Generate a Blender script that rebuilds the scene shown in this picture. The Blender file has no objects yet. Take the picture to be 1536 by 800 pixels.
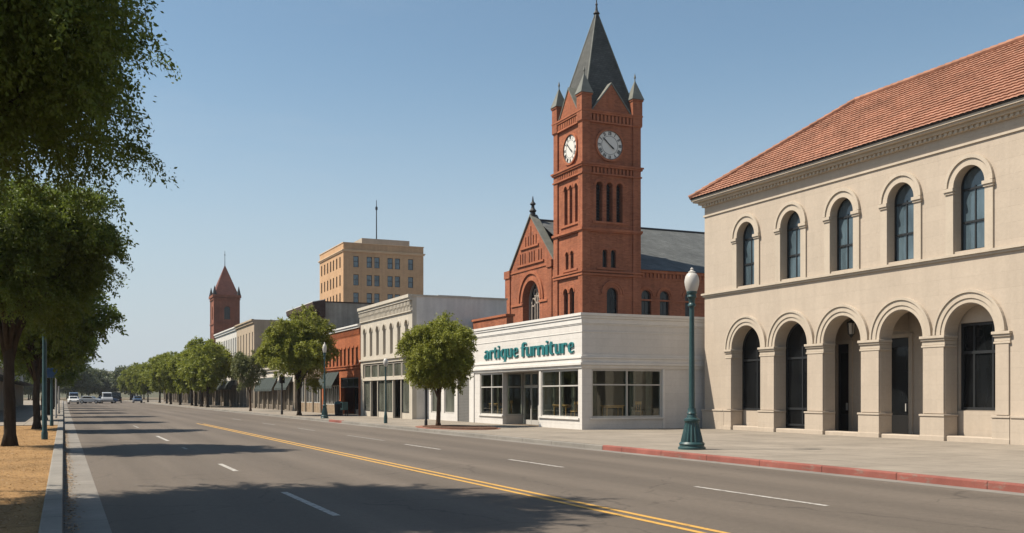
import bpy, math, random
import numpy as np
from mathutils import Vector, Matrix

random.seed(7)
sc = bpy.context.scene
COL = sc.collection

# ------------------------------------------------------------------ camera, sky, sun, exposure
YAW = math.radians(24.164)
cam_d = bpy.data.cameras.new("camera")
cam_d.sensor_width = 36.0
cam_d.lens = 1500.0 / 1536.0 * 36.0
cam_d.shift_y = 192.0 / 1536.0
cam_d.clip_start = 0.1
cam_d.clip_end = 6000
cam = bpy.data.objects.new("camera", cam_d)
COL.objects.link(cam)
cam.location = (0, 0, 1.75)
cam.rotation_euler = (math.radians(90), 0, -YAW)
sc.camera = cam

SUN_EL = math.radians(54)
SUN_H = Vector((-0.925, 0.38, 0)).normalized()          # horizontal direction towards the sun
SUN_DIR = Vector((SUN_H.x * math.cos(SUN_EL), SUN_H.y * math.cos(SUN_EL), math.sin(SUN_EL)))
world = bpy.data.worlds.new("World")
sc.world = world
world.use_nodes = True
wn = world.node_tree
sky = wn.nodes.new("ShaderNodeTexSky")
sky.sky_type = 'NISHITA'
sky.sun_disc = False
sky.sun_elevation = SUN_EL
sky.sun_rotation = math.atan2(SUN_H.x, SUN_H.y) % (2 * math.pi)
sky.altitude = 100
sky.air_density = 1.0
sky.dust_density = 0.6
sky.ozone_density = 1.2
wn.nodes["Background"].inputs["Strength"].default_value = 0.082
# pale summer haze low in the sky, by the elevation of the view direction
tcw = wn.nodes.new("ShaderNodeTexCoord"); spw = wn.nodes.new("ShaderNodeSeparateXYZ"); mrw = wn.nodes.new("ShaderNodeMapRange"); mxw = wn.nodes.new("ShaderNodeMix")
mrw.interpolation_type = 'SMOOTHSTEP'
mrw.inputs[1].default_value = -0.02; mrw.inputs[2].default_value = 0.34; mrw.inputs[3].default_value = 0.92; mrw.inputs[4].default_value = 0.0
mxw.data_type = 'RGBA'; mxw.inputs[7].default_value = (4.15, 4.62, 5.2, 1)
wn.links.new(tcw.outputs["Generated"], spw.inputs[0]); wn.links.new(spw.outputs[2], mrw.inputs[0]); wn.links.new(mrw.outputs[0], mxw.inputs[0])
tnt = wn.nodes.new("ShaderNodeVectorMath"); tnt.operation = 'MULTIPLY'; tnt.inputs[1].default_value = (1.03, 1.09, 1.0)
wn.links.new(sky.outputs[0], tnt.inputs[0]); wn.links.new(tnt.outputs[0], mxw.inputs[6]); cn_ = wn.nodes.new("ShaderNodeTexNoise"); cn_.inputs["Scale"].default_value = 1.6; cn_.inputs["Detail"].default_value = 7; cn_.inputs["Roughness"].default_value = 0.62
cm_ = wn.nodes.new("ShaderNodeMapping"); cm_.inputs["Scale"].default_value = (1.2, 1.2, 6.0); cm_.inputs["Rotation"].default_value = (0.1, 0.15, 0)
cr_ = wn.nodes.new("ShaderNodeMapRange"); cr_.inputs[1].default_value = 0.48; cr_.inputs[2].default_value = 0.8; cr_.inputs[3].default_value = 0.0; cr_.inputs[4].default_value = 0.22
cx_ = wn.nodes.new("ShaderNodeMix"); cx_.data_type = 'RGBA'; cx_.inputs[7].default_value = (4.6, 5.0, 5.4, 1)
wn.links.new(tcw.outputs["Generated"], cm_.inputs[0]); wn.links.new(cm_.outputs[0], cn_.inputs["Vector"]); wn.links.new(cn_.outputs["Fac"], cr_.inputs[0]); wn.links.new(cr_.outputs[0], cx_.inputs[0])
wn.links.new(mxw.outputs[2], cx_.inputs[6]); wn.links.new(cx_.outputs[2], wn.nodes["Background"].inputs["Color"])
sun_d = bpy.data.lights.new("sun", 'SUN')
sun_d.energy = 5.0
sun_d.angle = math.radians(0.5)
sun_d.color = (1.0, 0.91, 0.78)
sun = bpy.data.objects.new("sun", sun_d)
COL.objects.link(sun)
sun.rotation_euler = (-SUN_DIR).to_track_quat('-Z', 'Y').to_euler()
sun.location = (0, 0, 60)

sc.view_settings.view_transform = 'Standard'
sc.view_settings.look = 'None'
sc.view_settings.exposure = 0.62
sc.view_settings.gamma = 1.0
sc.view_settings.use_curve_mapping = False
sc.cycles.max_bounces = 7
sc.cycles.diffuse_bounces = 3
sc.cycles.glossy_bounces = 3
sc.cycles.transmission_bounces = 4
sc.cycles.transparent_max_bounces = 10
sc.cycles.caustics_reflective = False
sc.cycles.caustics_refractive = False
sc.cycles.use_denoising = True

# ------------------------------------------------------------------ object helpers
def tag(o, label=None, cat=None, group=None, kind=None):
    if label: o["label"] = label
    if cat: o["category"] = cat
    if group: o["group"] = group
    if kind: o["kind"] = kind
    return o

def thing(name, label, cat, loc=(0, 0, 0), group=None, rz=0.0):
    o = bpy.data.objects.new(name, None)
    COL.objects.link(o)
    o.location = loc
    o.rotation_euler = (0, 0, rz)
    o.empty_display_size = 0.3
    return tag(o, label, cat, group)

def copy_tree(o, parent=None):
    c = o.copy()
    COL.objects.link(c)
    if parent is not None:
        c.parent = parent
        c.matrix_parent_inverse = o.matrix_parent_inverse.copy()
    for ch in list(o.children):
        copy_tree(ch, c)
    return c

class Face:
    """A wall plane: s runs along it, z up, d into the building."""
    def __init__(self, kind, at): self.kind, self.at = kind, at
    def p(self, s, z, d=0.0):
        if self.kind == 'W': return (self.at + d, s, z)
        if self.kind == 'S': return (s, self.at + d, z)
        if self.kind == 'E': return (self.at - d, s, z)
        if self.kind == 'N': return (s, self.at - d, z)

class MB:
    def __init__(self): self.v, self.f = [], []
    def face(self, pts):
        n = len(self.v)
        self.v.extend([tuple(p) for p in pts])
        self.f.append(tuple(range(n, n + len(pts))))
    def box(self, x0, x1, y0, y1, z0, z1):
        if x0 > x1: x0, x1 = x1, x0
        if y0 > y1: y0, y1 = y1, y0
        if z0 > z1: z0, z1 = z1, z0
        n = len(self.v)
        self.v += [(x0,y0,z0),(x1,y0,z0),(x1,y1,z0),(x0,y1,z0),(x0,y0,z1),(x1,y0,z1),(x1,y1,z1),(x0,y1,z1)]
        for q in ((0,3,2,1),(4,5,6,7),(0,1,5,4),(1,2,6,5),(2,3,7,6),(3,0,4,7)):
            self.f.append(tuple(n + i for i in q))
        return self
    def fbox(self, F, s0, s1, z0, z1, d0, d1):
        a, b = F.p(s0, z0, d0), F.p(s1, z1, d1)
        return self.box(a[0], b[0], a[1], b[1], a[2], b[2])
    def prism(self, F, poly, d0, d1):
        """poly = [(s, z)...] extruded from depth d0 to d1"""
        n = len(self.v); k = len(poly)
        self.v += [F.p(s, z, d0) for s, z in poly] + [F.p(s, z, d1) for s, z in poly]
        self.f.append(tuple(n + i for i in range(k)))
        self.f.append(tuple(n + k + i for i in reversed(range(k))))
        for i in range(k):
            j = (i + 1) % k
            self.f.append((n + i, n + k + i, n + k + j, n + j))
        return self
    def arch_ring(self, F, sc_, zs, r0, r1, d0, d1, n=20, a0=0.0, a1=math.pi):
        for i in range(n):
            t, u = a0 + (a1 - a0) * i / n, a0 + (a1 - a0) * (i + 1) / n
            P = [(sc_ + r0*math.cos(t), zs + r0*math.sin(t)), (sc_ + r1*math.cos(t), zs + r1*math.sin(t)),
                 (sc_ + r1*math.cos(u), zs + r1*math.sin(u)), (sc_ + r0*math.cos(u), zs + r0*math.sin(u))]
            A = [F.p(s, z, d0) for s, z in P]; B = [F.p(s, z, d1) for s, z in P]
            self.face(A); self.face(B[::-1])
            self.face([A[1], B[1], B[2], A[2]]); self.face([A[0], A[3], B[3], B[0]])
            if i == 0: self.face([A[0], B[0], B[1], A[1]])
            if i == n - 1: self.face([A[3], A[2], B[2], B[3]])
        return self
    def band(self, F, s0, s1, z0, z1, ops, t, arcn=18):
        """solid wall band with openings (a, b, sill, top, 'rect'|'arch'); for an arch, top is the spring line"""
        ops = sorted(ops)
        def q(a, b, c, e):
            for d, rev in ((0.0, False), (t, True)):
                P = [F.p(a, c, d), F.p(b, c, d), F.p(b, e, d), F.p(a, e, d)]
                self.face(P[::-1] if rev else P)
        cur = s0
        for a, b, zs, zt, kind in ops:
            if a > cur: q(cur, a, z0, z1)
            if zs > z0 + 1e-6:
                q(a, b, z0, zs)
                self.face([F.p(a, zs, 0), F.p(b, zs, 0), F.p(b, zs, t), F.p(a, zs, t)])
            self.face([F.p(a, zs, 0), F.p(a, zs, t), F.p(a, zt, t), F.p(a, zt, 0)])
            self.face([F.p(b, zs, 0), F.p(b, zt, 0), F.p(b, zt, t), F.p(b, zs, t)])
            if kind == 'rect':
                if zt < z1 - 1e-6:
                    q(a, b, zt, z1)
                self.face([F.p(a, zt, 0), F.p(a, zt, t), F.p(b, zt, t), F.p(b, zt, 0)])
            else:
                r, m = (b - a) / 2, (a + b) / 2
                pts = [(m - r*math.cos(math.pi*i/arcn), zt + r*math.sin(math.pi*i/arcn)) for i in range(arcn + 1)]
                for (sa, za), (sb, zb) in zip(pts[:-1], pts[1:]):
                    for d, rev in ((0.0, False), (t, True)):
                        P = [F.p(sa, za, d), F.p(sb, zb, d), F.p(sb, z1, d), F.p(sa, z1, d)]
                        self.face(P[::-1] if rev else P)
                    self.face([F.p(sa, za, 0), F.p(sa, za, t), F.p(sb, zb, t), F.p(sb, zb, 0)])
            cur = b
        if cur < s1: q(cur, s1, z0, z1)
        for z in (z0, z1):
            self.face([F.p(s0, z, 0), F.p(s1, z, 0), F.p(s1, z, t), F.p(s0, z, t)])
        for s in (s0, s1):
            self.face([F.p(s, z0, 0), F.p(s, z1, 0), F.p(s, z1, t), F.p(s, z0, t)])
        return self
    def tube(self, pts, radii, n=8, cap=True):
        pts = [Vector(p) for p in pts]
        base = len(self.v); prev = None
        for i, p in enumerate(pts):
            d = (pts[min(i+1, len(pts)-1)] - pts[max(i-1, 0)]).normalized()
            if prev is None:
                a = d.orthogonal().normalized()
            else:
                a = (prev - d * prev.dot(d)).normalized()
            prev = a
            b = d.cross(a)
            for k in range(n):
                t = 2*math.pi*k/n
                self.v.append(tuple(p + (a*math.cos(t) + b*math.sin(t)) * radii[i]))
        for i in range(len(pts) - 1):
            for k in range(n):
                k2 = (k + 1) % n
                self.f.append((base+i*n+k, base+i*n+k2, base+(i+1)*n+k2, base+(i+1)*n+k))
        if cap:
            self.f.append(tuple(base + k for k in reversed(range(n))))
            self.f.append(tuple(base + (len(pts)-1)*n + k for k in range(n)))
        return self
    def lathe(self, prof, x=0, y=0, n=24, flute=None):
        """prof = [(r, z)...]; flute = (z0, z1, depth, count)"""
        base = len(self.v)
        for r, z in prof:
            for k in range(n):
                t = 2*math.pi*k/n
                rr = r
                if flute and flute[0] <= z <= flute[1]:
                    rr = r - flute[2] * r * (0.5 + 0.5*math.cos(flute[3]*t))
                self.v.append((x + rr*math.cos(t), y + rr*math.sin(t), z))
        for i in range(len(prof) - 1):
            for k in range(n):
                k2 = (k+1) % n
                self.f.append((base+i*n+k, base+i*n+k2, base+(i+1)*n+k2, base+(i+1)*n+k))
        self.f.append(tuple(base + k for k in reversed(range(n))))
        self.f.append(tuple(base + (len(prof)-1)*n + k for k in range(n)))
        return self
    def build(self, name, mat, parent=None, smooth=False, bevel=0.0, label=None):
        me = bpy.data.meshes.new(name)
        me.from_pydata(self.v, [], self.f)
        me.validate()
        me.materials.append(mat)
        if smooth:
            me.polygons.foreach_set("use_smooth", [True]*len(me.polygons))
        o = bpy.data.objects.new(name, me)
        COL.objects.link(o)
        if parent is not None: o.parent = parent
        if smooth:
            try: me.set_sharp_from_angle(angle=math.radians(40))
            except Exception: pass
        if bevel:
            m = o.modifiers.new("bevel", 'BEVEL'); m.width = bevel; m.segments = 2
            m.limit_method = 'ANGLE'; m.angle_limit = math.radians(50)
        if label: o["label"] = label
        return o

# ------------------------------------------------------------------ materials
def lin(c):
    return tuple(((v/12.92) if v <= 0.04045 else ((v+0.055)/1.055)**2.4) for v in c)
def srgb(r, g, b): return lin((r/255, g/255, b/255)) + (1.0,)
K = 0.86
def rgb(r, g, b): return (r*K, g*K, b*K, 1.0)
def scale(c, k): return (c[0]*k, c[1]*k, c[2]*k, 1.0)

class NT:
    def __init__(self, name):
        self.m = bpy.data.materials.new(name); self.m.use_nodes = True
        self.t = self.m.node_tree; self.bsdf = self.t.nodes["Principled BSDF"]
    def n(self, kind, **kw):
        nd = self.t.nodes.new(kind)
        for k, v in kw.items():
            if k.startswith('i_'):
                key = k[2:]
                nd.inputs[int(key) if key.isdigit() else key.replace('_', ' ')].default_value = v
            else: setattr(nd, k, v)
        return nd
    def l(self, a, b): self.t.links.new(a, b)
    def pos(self): return self.n("ShaderNodeNewGeometry").outputs["Position"]
    def wallvec(self):
        sp = self.n("ShaderNodeSeparateXYZ"); self.l(self.pos(), sp.inputs[0])
        ad = self.n("ShaderNodeMath", operation='ADD'); self.l(sp.outputs[0], ad.inputs[0]); self.l(sp.outputs[1], ad.inputs[1])
        cb = self.n("ShaderNodeCombineXYZ"); self.l(ad.outputs[0], cb.inputs[0]); self.l(sp.outputs[2], cb.inputs[1])
        return cb.outputs[0]
    def mapped(self, vec, sx, sy, sz):
        mp = self.n("ShaderNodeMapping"); mp.inputs["Scale"].default_value = (sx, sy, sz); self.l(vec, mp.inputs[0]); return mp.outputs[0]
    def noise(self, vec, sc_, detail=4.0, rough=0.55):
        nd = self.n("ShaderNodeTexNoise"); nd.inputs["Scale"].default_value = sc_; nd.inputs["Detail"].default_value = detail
        nd.inputs["Roughness"].default_value = rough
        self.l(vec, nd.inputs["Vector"]); return nd.outputs["Fac"]
    def ramp(self, fac, a, b, ca=None, cb=None):
        r = self.n("ShaderNodeMapRange"); r.inputs[1].default_value = a; r.inputs[2].default_value = b
        r.inputs[3].default_value = ca if ca is not None else 0.0; r.inputs[4].default_value = cb if cb is not None else 1.0
        self.l(fac, r.inputs[0]); return r.outputs[0]
    def mix(self, fac, a, b, blend='MIX'):
        m = self.n("ShaderNodeMix", data_type='RGBA', blend_type=blend)
        for sock, v in ((m.inputs[0], fac), (m.inputs[6], a), (m.inputs[7], b)):
            if isinstance(v, (int, float)): sock.default_value = v
            elif isinstance(v, tuple): sock.default_value = v
            else: self.l(v, sock)
        return m.outputs[2]
    def mul(self, col, fac):
        """multiply a colour by a scalar socket"""
        m = self.n("ShaderNodeVectorMath", operation='SCALE')
        if isinstance(col, tuple): m.inputs[0].default_value = col[:3]
        else: self.l(col, m.inputs[0])
        self.l(fac, m.inputs["Scale"]); return m.outputs[0]
    def bump(self, h, strength, dist, normal=None):
        b = self.n("ShaderNodeBump"); b.inputs["Strength"].default_value = strength; b.inputs["Distance"].default_value = dist
        self.l(h, b.inputs["Height"])
        if normal is not None: self.l(normal, b.inputs["Normal"])
        return b.outputs[0]
    def out(self, col, rough=0.8, bump=None, spec=None, metal=None):
        B = self.bsdf
        if isinstance(col, tuple): B.inputs["Base Color"].default_value = col
        else: self.l(col, B.inputs["Base Color"])
        if isinstance(rough, (int, float)): B.inputs["Roughness"].default_value = rough
        else: self.l(rough, B.inputs["Roughness"])
        if spec is not None: B.inputs["Specular IOR Level"].default_value = spec
        if metal is not None: B.inputs["Metallic"].default_value = metal
        if bump is not None: self.l(bump, B.inputs["Normal"])
        return self.m

def m_brick(name, c, c2, mortar, bw=0.30, bh=0.10, var=0.35):
    t = NT(name); v = t.wallvec(); P = t.pos()
    b = t.n("ShaderNodeTexBrick"); t.l(v, b.inputs["Vector"])
    b.inputs["Color1"].default_value = c; b.inputs["Color2"].default_value = c2; b.inputs["Mortar"].default_value = mortar
    b.inputs["Scale"].default_value = 1.0; b.inputs["Mortar Size"].default_value = 0.011; b.inputs["Mortar Smooth"].default_value = 0.3
    b.inputs["Brick Width"].default_value = bw; b.inputs["Row Height"].default_value = bh
    big = t.ramp(t.noise(P, 0.45, 5), 0.3, 0.7, 1 - var*0.6, 1 + var*0.35)
    streak = t.ramp(t.noise(t.mapped(P, 2.2, 2.2, 0.18), 1.0, 4), 0.35, 0.7, 1 - var*0.5, 1.06)
    col = t.mul(t.mul(b.outputs["Color"], big), streak)
    nb = t.bump(b.outputs["Fac"], 0.5, -0.012)
    nb = t.bump(t.noise(P, 25, 3), 0.25, 0.02, nb)
    return t.out(col, 0.9, nb, 0.2)

def m_stone(name, c, bw=1.0, bh=0.46, joint=0.9, mott=0.12, streak=0.14, rough=0.85, off=0.5):
    t = NT(name); v = t.wallvec(); P = t.pos()
    b = t.n("ShaderNodeTexBrick"); t.l(v, b.inputs["Vector"]); b.offset = off
    b.inputs["Color1"].default_value = c; b.inputs["Color2"].default_value = scale(c, 0.955); b.inputs["Mortar"].default_value = scale(c, joint)
    b.inputs["Scale"].default_value = 1.0; b.inputs["Mortar Size"].default_value = 0.008; b.inputs["Mortar Smooth"].default_value = 0.4
    b.inputs["Brick Width"].default_value = bw; b.inputs["Row Height"].default_value = bh
    f1 = t.ramp(t.noise(P, 0.8, 6), 0.3, 0.72, 1 - mott, 1 + mott*0.4)
    f2 = t.ramp(t.noise(t.mapped(P, 3.0, 3.0, 0.22), 1.0, 5), 0.4, 0.75, 1.02, 1 - streak)
    f3 = t.ramp(t.noise(P, 9.0, 4), 0.3, 0.7, 0.96, 1.03)
    col = t.mul(t.mul(t.mul(b.outputs["Color"], f1), f2), f3)
    nb = t.bump(b.outputs["Fac"], 0.35, -0.01)
    nb = t.bump(t.noise(P, 18, 5), 0.18, 0.02, nb)
    return t.out(col, rough, nb, 0.25)

def m_plain(name, c, rough=0.6, mott=0.12, sc_=2.0, bump=0.0, spec=0.4, metal=None):
    t = NT(name); P = t.n("ShaderNodeTexCoord").outputs["Object"]
    f = t.ramp(t.noise(P, sc_, 5), 0.3, 0.72, 1 - mott, 1 + mott*0.5)
    nb = t.bump(t.noise(P, sc_*9, 4), bump, 0.02) if bump else None
    return t.out(t.mul(c, f), rough, nb, spec, metal)

def m_glass(name, tint, refl=1.5, keep=0.75):
    """a real pane: partly lets the room behind be seen, partly mirrors the street"""
    t = NT(name); N = t.t.nodes; N.remove(t.bsdf)
    tr = t.n("ShaderNodeBsdfTransparent"); tr.inputs[0].default_value = tint
    gl = t.n("ShaderNodeBsdfGlossy"); gl.inputs["Roughness"].default_value = 0.015
    gl.inputs[0].default_value = (0.9, 0.93, 0.95, 1)
    lw = t.n("ShaderNodeLayerWeight"); lw.inputs[0].default_value = 0.5
    pw = t.n("ShaderNodeMath", operation='POWER'); pw.inputs[1].default_value = 4.0; t.l(lw.outputs["Facing"], pw.inputs[0])
    fr = t.n("ShaderNodeMath", operation='MULTIPLY_ADD'); fr.inputs[1].default_value = 0.8; fr.inputs[2].default_value = 0.05; t.l(pw.outputs[0], fr.inputs[0])
    b = t.bump(t.noise(t.pos(), 0.7, 2), 0.08, 0.02); t.l(b, gl.inputs["Normal"])
    mx = t.n("ShaderNodeMixShader"); t.l(fr.outputs[0], mx.inputs[0]); t.l(tr.outputs[0], mx.inputs[1]); t.l(gl.outputs[0], mx.inputs[2])
    t.l(mx.outputs[0], N["Material Output"].inputs[0])
    return t.m

def m_pane(name, c, rough=0.05, ior=1.55, spec=0.6):
    """dark window: glass over an unlit room"""
    t = NT(name); P = t.pos()
    f = t.ramp(t.noise(t.mapped(P, 1.7, 1.7, 0.5), 1.0, 3), 0.35, 0.7, 0.6, 1.5)
    b = t.bump(t.noise(P, 0.8, 2), 0.06, 0.02)
    t.bsdf.inputs["IOR"].default_value = ior
    return t.out(t.mul(c, f), rough, b, spec)

def m_asphalt():
    t = NT("asphalt"); P = t.pos()
    sp = t.n("ShaderNodeSeparateXYZ"); t.l(P, sp.inputs[0])
    base = rgb(0.132, 0.108, 0.086)
    grain = t.ramp(t.noise(P, 60, 6, 0.75), 0.3, 0.7, 0.72, 1.3)
    mid = t.ramp(t.noise(P, 9.0, 7, 0.8), 0.3, 0.7, 0.82, 1.18)
    lane = t.ramp(t.noise(t.mapped(P, 0.9, 0.03, 1), 1.0, 4), 0.32, 0.68, 0.86, 1.12)
    patch = t.ramp(t.noise(t.mapped(P, 0.25, 0.06, 1), 1.0, 3), 0.35, 0.7, 0.92, 1.08)
    # oil darkened track in the middle of each lane
    w = t.n("ShaderNodeMath", operation='SINE'); k = t.n("ShaderNodeMath", operation='MULTIPLY_ADD')
    k.inputs[1].default_value = 2*math.pi/1.85; k.inputs[2].default_value = 0.6; t.l(sp.outputs[0], k.inputs[0]); t.l(k.outputs[0], w.inputs[0])
    trk = t.ramp(w.outputs[0], -1, 1, 0.92, 1.04)
    col = t.mul(t.mul(t.mul(t.mul(t.mul(base, grain), mid), lane), patch), trk)
    # cracks
    vo = t.n("ShaderNodeTexVoronoi", feature='DISTANCE_TO_EDGE'); vo.inputs["Scale"].default_value = 0.22
    wob = t.n("ShaderNodeTexNoise"); wob.inputs["Scale"].default_value = 1.3; wob.inputs["Detail"].default_value = 6; t.l(P, wob.inputs["Vector"])
    av = t.n("ShaderNodeVectorMath", operation='MULTIPLY_ADD'); av.inputs[1].default_value = (1.1, 1.1, 0)
    t.l(wob.outputs["Color"], av.inputs[0]); t.l(P, av.inputs[2]); t.l(av.outputs[0], vo.inputs["Vector"])
    cr = t.ramp(vo.outputs["Distance"], 0.0, 0.006, 0.66, 1.0)
    col = t.mul(col, cr)
    nb = t.bump(t.noise(P, 70, 4, 0.7), 0.55, 0.012)
    return t.out(col, 0.88, nb, 0.3)

def m_concrete(name, c, sx, sy, joint=0.72, warm=0.1, off=0.0, wall=False, stain=0.22, chip=None):
    t = NT(name); P = t.pos()
    v = t.mapped(P, 1, 1, 1)
    b = t.n("ShaderNodeTexBrick"); b.offset = off; t.l(v, b.inputs["Vector"])
    b.inputs["Color1"].default_value = c; b.inputs["Color2"].default_value = scale(c, 0.95); b.inputs["Mortar"].default_value = scale(c, joint)
    b.inputs["Scale"].default_value = 1.0; b.inputs["Mortar Size"].default_value = 0.016; b.inputs["Mortar Smooth"].default_value = 0.3
    b.inputs["Brick Width"].default_value = sx; b.inputs["Row Height"].default_value = sy
    f1 = t.ramp(t.noise(P, 0.5, 6), 0.3, 0.7, 1 - stain, 1.08)
    f2 = t.ramp(t.noise(P, 3.5, 6, 0.65), 0.35, 0.7, 0.9, 1.06)
    f3 = t.ramp(t.noise(P, 45, 4, 0.7), 0.3, 0.7, 0.9, 1.08)
    bc = b.outputs["Color"]
    if chip: bc = t.mix(t.ramp(t.noise(t.mapped(P, 6, 1.6, 6), 1.0, 7, 0.75), 0.56, 0.66), bc, chip)
    col = t.mul(t.mul(t.mul(bc, f1), f2), f3)
    nb = t.bump(b.outputs["Fac"], 0.4, -0.01)
    nb = t.bump(t.noise(P, 40, 4), 0.25, 0.01, nb)
    return t.out(col, 0.88, nb, 0.25)

def m_paint(name, c, under, wear):
    t = NT(name); P = t.pos()
    w = t.ramp(t.noise(P, 7, 7, 0.75), wear - 0.12, wear + 0.1)
    w2 = t.ramp(t.noise(P, 40, 4, 0.7), 0.3, 0.7, 0.86, 1.08)
    return t.out(t.mul(t.mix(w, under, c), w2), 0.75, t.bump(t.noise(P, 60, 4), 0.4, 0.01), 0.3)

def m_leaf(name, c1, c2, trans=0.35):
    c1, c2 = scale(c1, 1/K), scale(c2, 1/K)
    t = NT(name); N = t.t.nodes
    r = t.n("ShaderNodeNewGeometry")
    big = t.noise(t.n("ShaderNodeTexCoord").outputs["Object"], 0.9, 3)
    ad = t.n("ShaderNodeMath", operation='MULTIPLY_ADD'); ad.inputs[1].default_value = 0.55; t.l(r.outputs["Random Per Island"], ad.inputs[0])
    t.l(t.ramp(big, 0.3, 0.7, 0.0, 0.45), ad.inputs[2])
    col = t.mix(ad.outputs[0], c1, c2)
    t.l(col, t.bsdf.inputs["Base Color"]); t.bsdf.inputs["Roughness"].default_value = 0.55
    t.bsdf.inputs["Specular IOR Level"].default_value = 0.35
    tl = t.n("ShaderNodeBsdfTranslucent"); t.l(t.mix(0.5, col, c2), tl.inputs[0])
    mx = t.n("ShaderNodeMixShader"); mx.inputs[0].default_value = trans
    t.l(t.bsdf.outputs[0], mx.inputs[1]); t.l(tl.outputs[0], mx.inputs[2]); t.l(mx.outputs[0], N["Material Output"].inputs[0])
    return t.m

def m_bark(name, c):
    t = NT(name); P = t.n("ShaderNodeTexCoord").outputs["Object"]
    nz = t.noise(t.mapped(P, 9, 9, 1.6), 1.0, 6, 0.7)
    return t.out(t.mul(c, t.ramp(nz, 0.3, 0.7, 0.5, 1.35)), 0.95, t.bump(nz, 0.8, 0.04), 0.15)

def m_soil(name, c, c2, sc_=6):
    t = NT(name); P = t.pos()
    a = t.noise(P, sc_, 8, 0.75); b = t.noise(P, 0.7, 5); d = t.noise(t.mapped(P, 30, 12, 1), 1.0, 5, 0.8)
    col = t.mul(t.mix(t.ramp(a, 0.35, 0.65), c, c2), t.ramp(b, 0.3, 0.7, 0.78, 1.15))
    col = t.mul(col, t.ramp(d, 0.3, 0.7, 0.65, 1.25))
    return t.out(col, 0.95, t.bump(d, 0.8, 0.03), 0.15)

def m_tile():
    t = NT("clay_tile"); P = t.pos()
    w = t.n("ShaderNodeTexWhiteNoise", noise_dimensions='3D')
    sn = t.n("ShaderNodeVectorMath", operation='SNAP'); sn.inputs[1].default_value = (0.22, 0.28, 0.17); t.l(P, sn.inputs[0]); t.l(sn.outputs[0], w.inputs["Vector"])
    f = t.ramp(w.outputs["Value"], 0, 1, 0.84, 1.12)
    g = t.ramp(t.noise(P, 0.7, 6, 0.65), 0.3, 0.7, 0.74, 1.14)
    col = t.mul(t.mul(t.mix(t.noise(P, 3, 4), rgb(0.34, 0.16, 0.105), rgb(0.43, 0.235, 0.16)), f), g)
    return t.out(col, 0.9, t.bump(t.noise(P, 30, 4), 0.3, 0.01), 0.15)

def m_slate(name, c, row=0.28):
    t = NT(name); P = t.pos()
    v = t.wallvec()
    b = t.n("ShaderNodeTexBrick"); t.l(v, b.inputs["Vector"]); b.inputs["Scale"].default_value = 1
    b.inputs["Color1"].default_value = c; b.inputs["Color2"].default_value = scale(c, 0.7); b.inputs["Mortar"].default_value = scale(c, 0.45)
    b.inputs["Mortar Size"].default_value = 0.014; b.inputs["Brick Width"].default_value = 0.34; b.inputs["Row Height"].default_value = row*0.6
    f = t.ramp(t.noise(P, 0.6, 5), 0.3, 0.7, 0.8, 1.2)
    return t.out(t.mul(b.outputs["Color"], f), 0.75, t.bump(b.outputs["Fac"], 0.5, -0.015), 0.3)

M = {}
M['asphalt'] = m_asphalt()
M['sidewalk'] = m_concrete("sidewalk_concrete", rgb(0.305, 0.264, 0.214), 1.9, 1.9, 0.42)
M['gutter'] = m_concrete("gutter_concrete", rgb(0.25, 0.228, 0.20), 4.0, 3.0, 0.6)
M['kerb'] = m_concrete("kerb_concrete", rgb(0.27, 0.25, 0.22), 8.0, 2.4, 0.45)
M['red_kerb'] = m_concrete("red_kerb_paint", rgb(0.33, 0.115, 0.09), 8.0, 2.2, 0.4, stain=0.4, chip=rgb(0.27, 0.2, 0.165))
M['ground'] = m_soil("dry_ground", rgb(0.16, 0.125, 0.085), rgb(0.20, 0.165, 0.11), 0.4)
M['verge'] = m_soil("dry_verge", rgb(0.27, 0.155, 0.066), rgb(0.40, 0.245, 0.105))
M['mulch'] = m_soil("bark_mulch", rgb(0.085, 0.045, 0.028), rgb(0.15, 0.085, 0.055), 14)
M['white_line'] = m_paint("white_line_paint", rgb(0.50, 0.475, 0.43), rgb(0.14, 0.115, 0.095), 0.45)
M['faded_line'] = m_paint("faded_line_paint", rgb(0.36, 0.345, 0.31), rgb(0.13, 0.115, 0.10), 0.46)
M['yellow_line'] = m_paint("yellow_line_paint", rgb(0.60, 0.34, 0.075), rgb(0.15, 0.12, 0.08), 0.38)
M['limestone'] = m_stone("warm_limestone", rgb(0.505, 0.425, 0.34), 1.15, 0.52, 0.90, 0.055, 0.06)
M['limestone_trim'] = m_stone("limestone_trim", rgb(0.55, 0.47, 0.375), 2.2, 3.0, 0.94, 0.08, 0.10)
M['tile'] = m_tile()
M['dark_wood'] = m_plain("dark_fascia", rgb(0.035, 0.025, 0.02), 0.6)
M['dark_frame'] = m_plain("dark_window_frame", rgb(0.022, 0.024, 0.026), 0.45, 0.1)
M['blue_pane'] = m_pane("upper_window_glass", rgb(0.085, 0.125, 0.15), 0.06, 1.6)  # blue base colour carries part of the sky reflection
M['black_pane'] = m_pane("unlit_window_glass", rgb(0.008, 0.009, 0.010), 0.07, 1.42, 0.35)
M['shop_pane'] = m_pane("shop_window_glass", rgb(0.02, 0.022, 0.022), 0.06, 1.45, 0.45)
M['pale_pane'] = m_pane('pale_shop_glass', rgb(0.10, 0.105, 0.085), 0.06, 1.45, 0.45)
M['glass'] = m_glass("clear_shop_glass", (0.86, 0.90, 0.86, 1), 1.42)
M['white_board'] = m_stone("white_painted_boards", rgb(0.70, 0.665, 0.62), 9.0, 0.36, 0.84, 0.06, 0.06, 0.6)
M['white_trim'] = m_plain("white_painted_trim", rgb(0.74, 0.71, 0.665), 0.5, 0.08)
M['pale_sill'] = m_stone("pale_bulkhead", rgb(0.62, 0.565, 0.495), 1.6, 0.3, 0.93, 0.08, 0.08)
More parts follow.
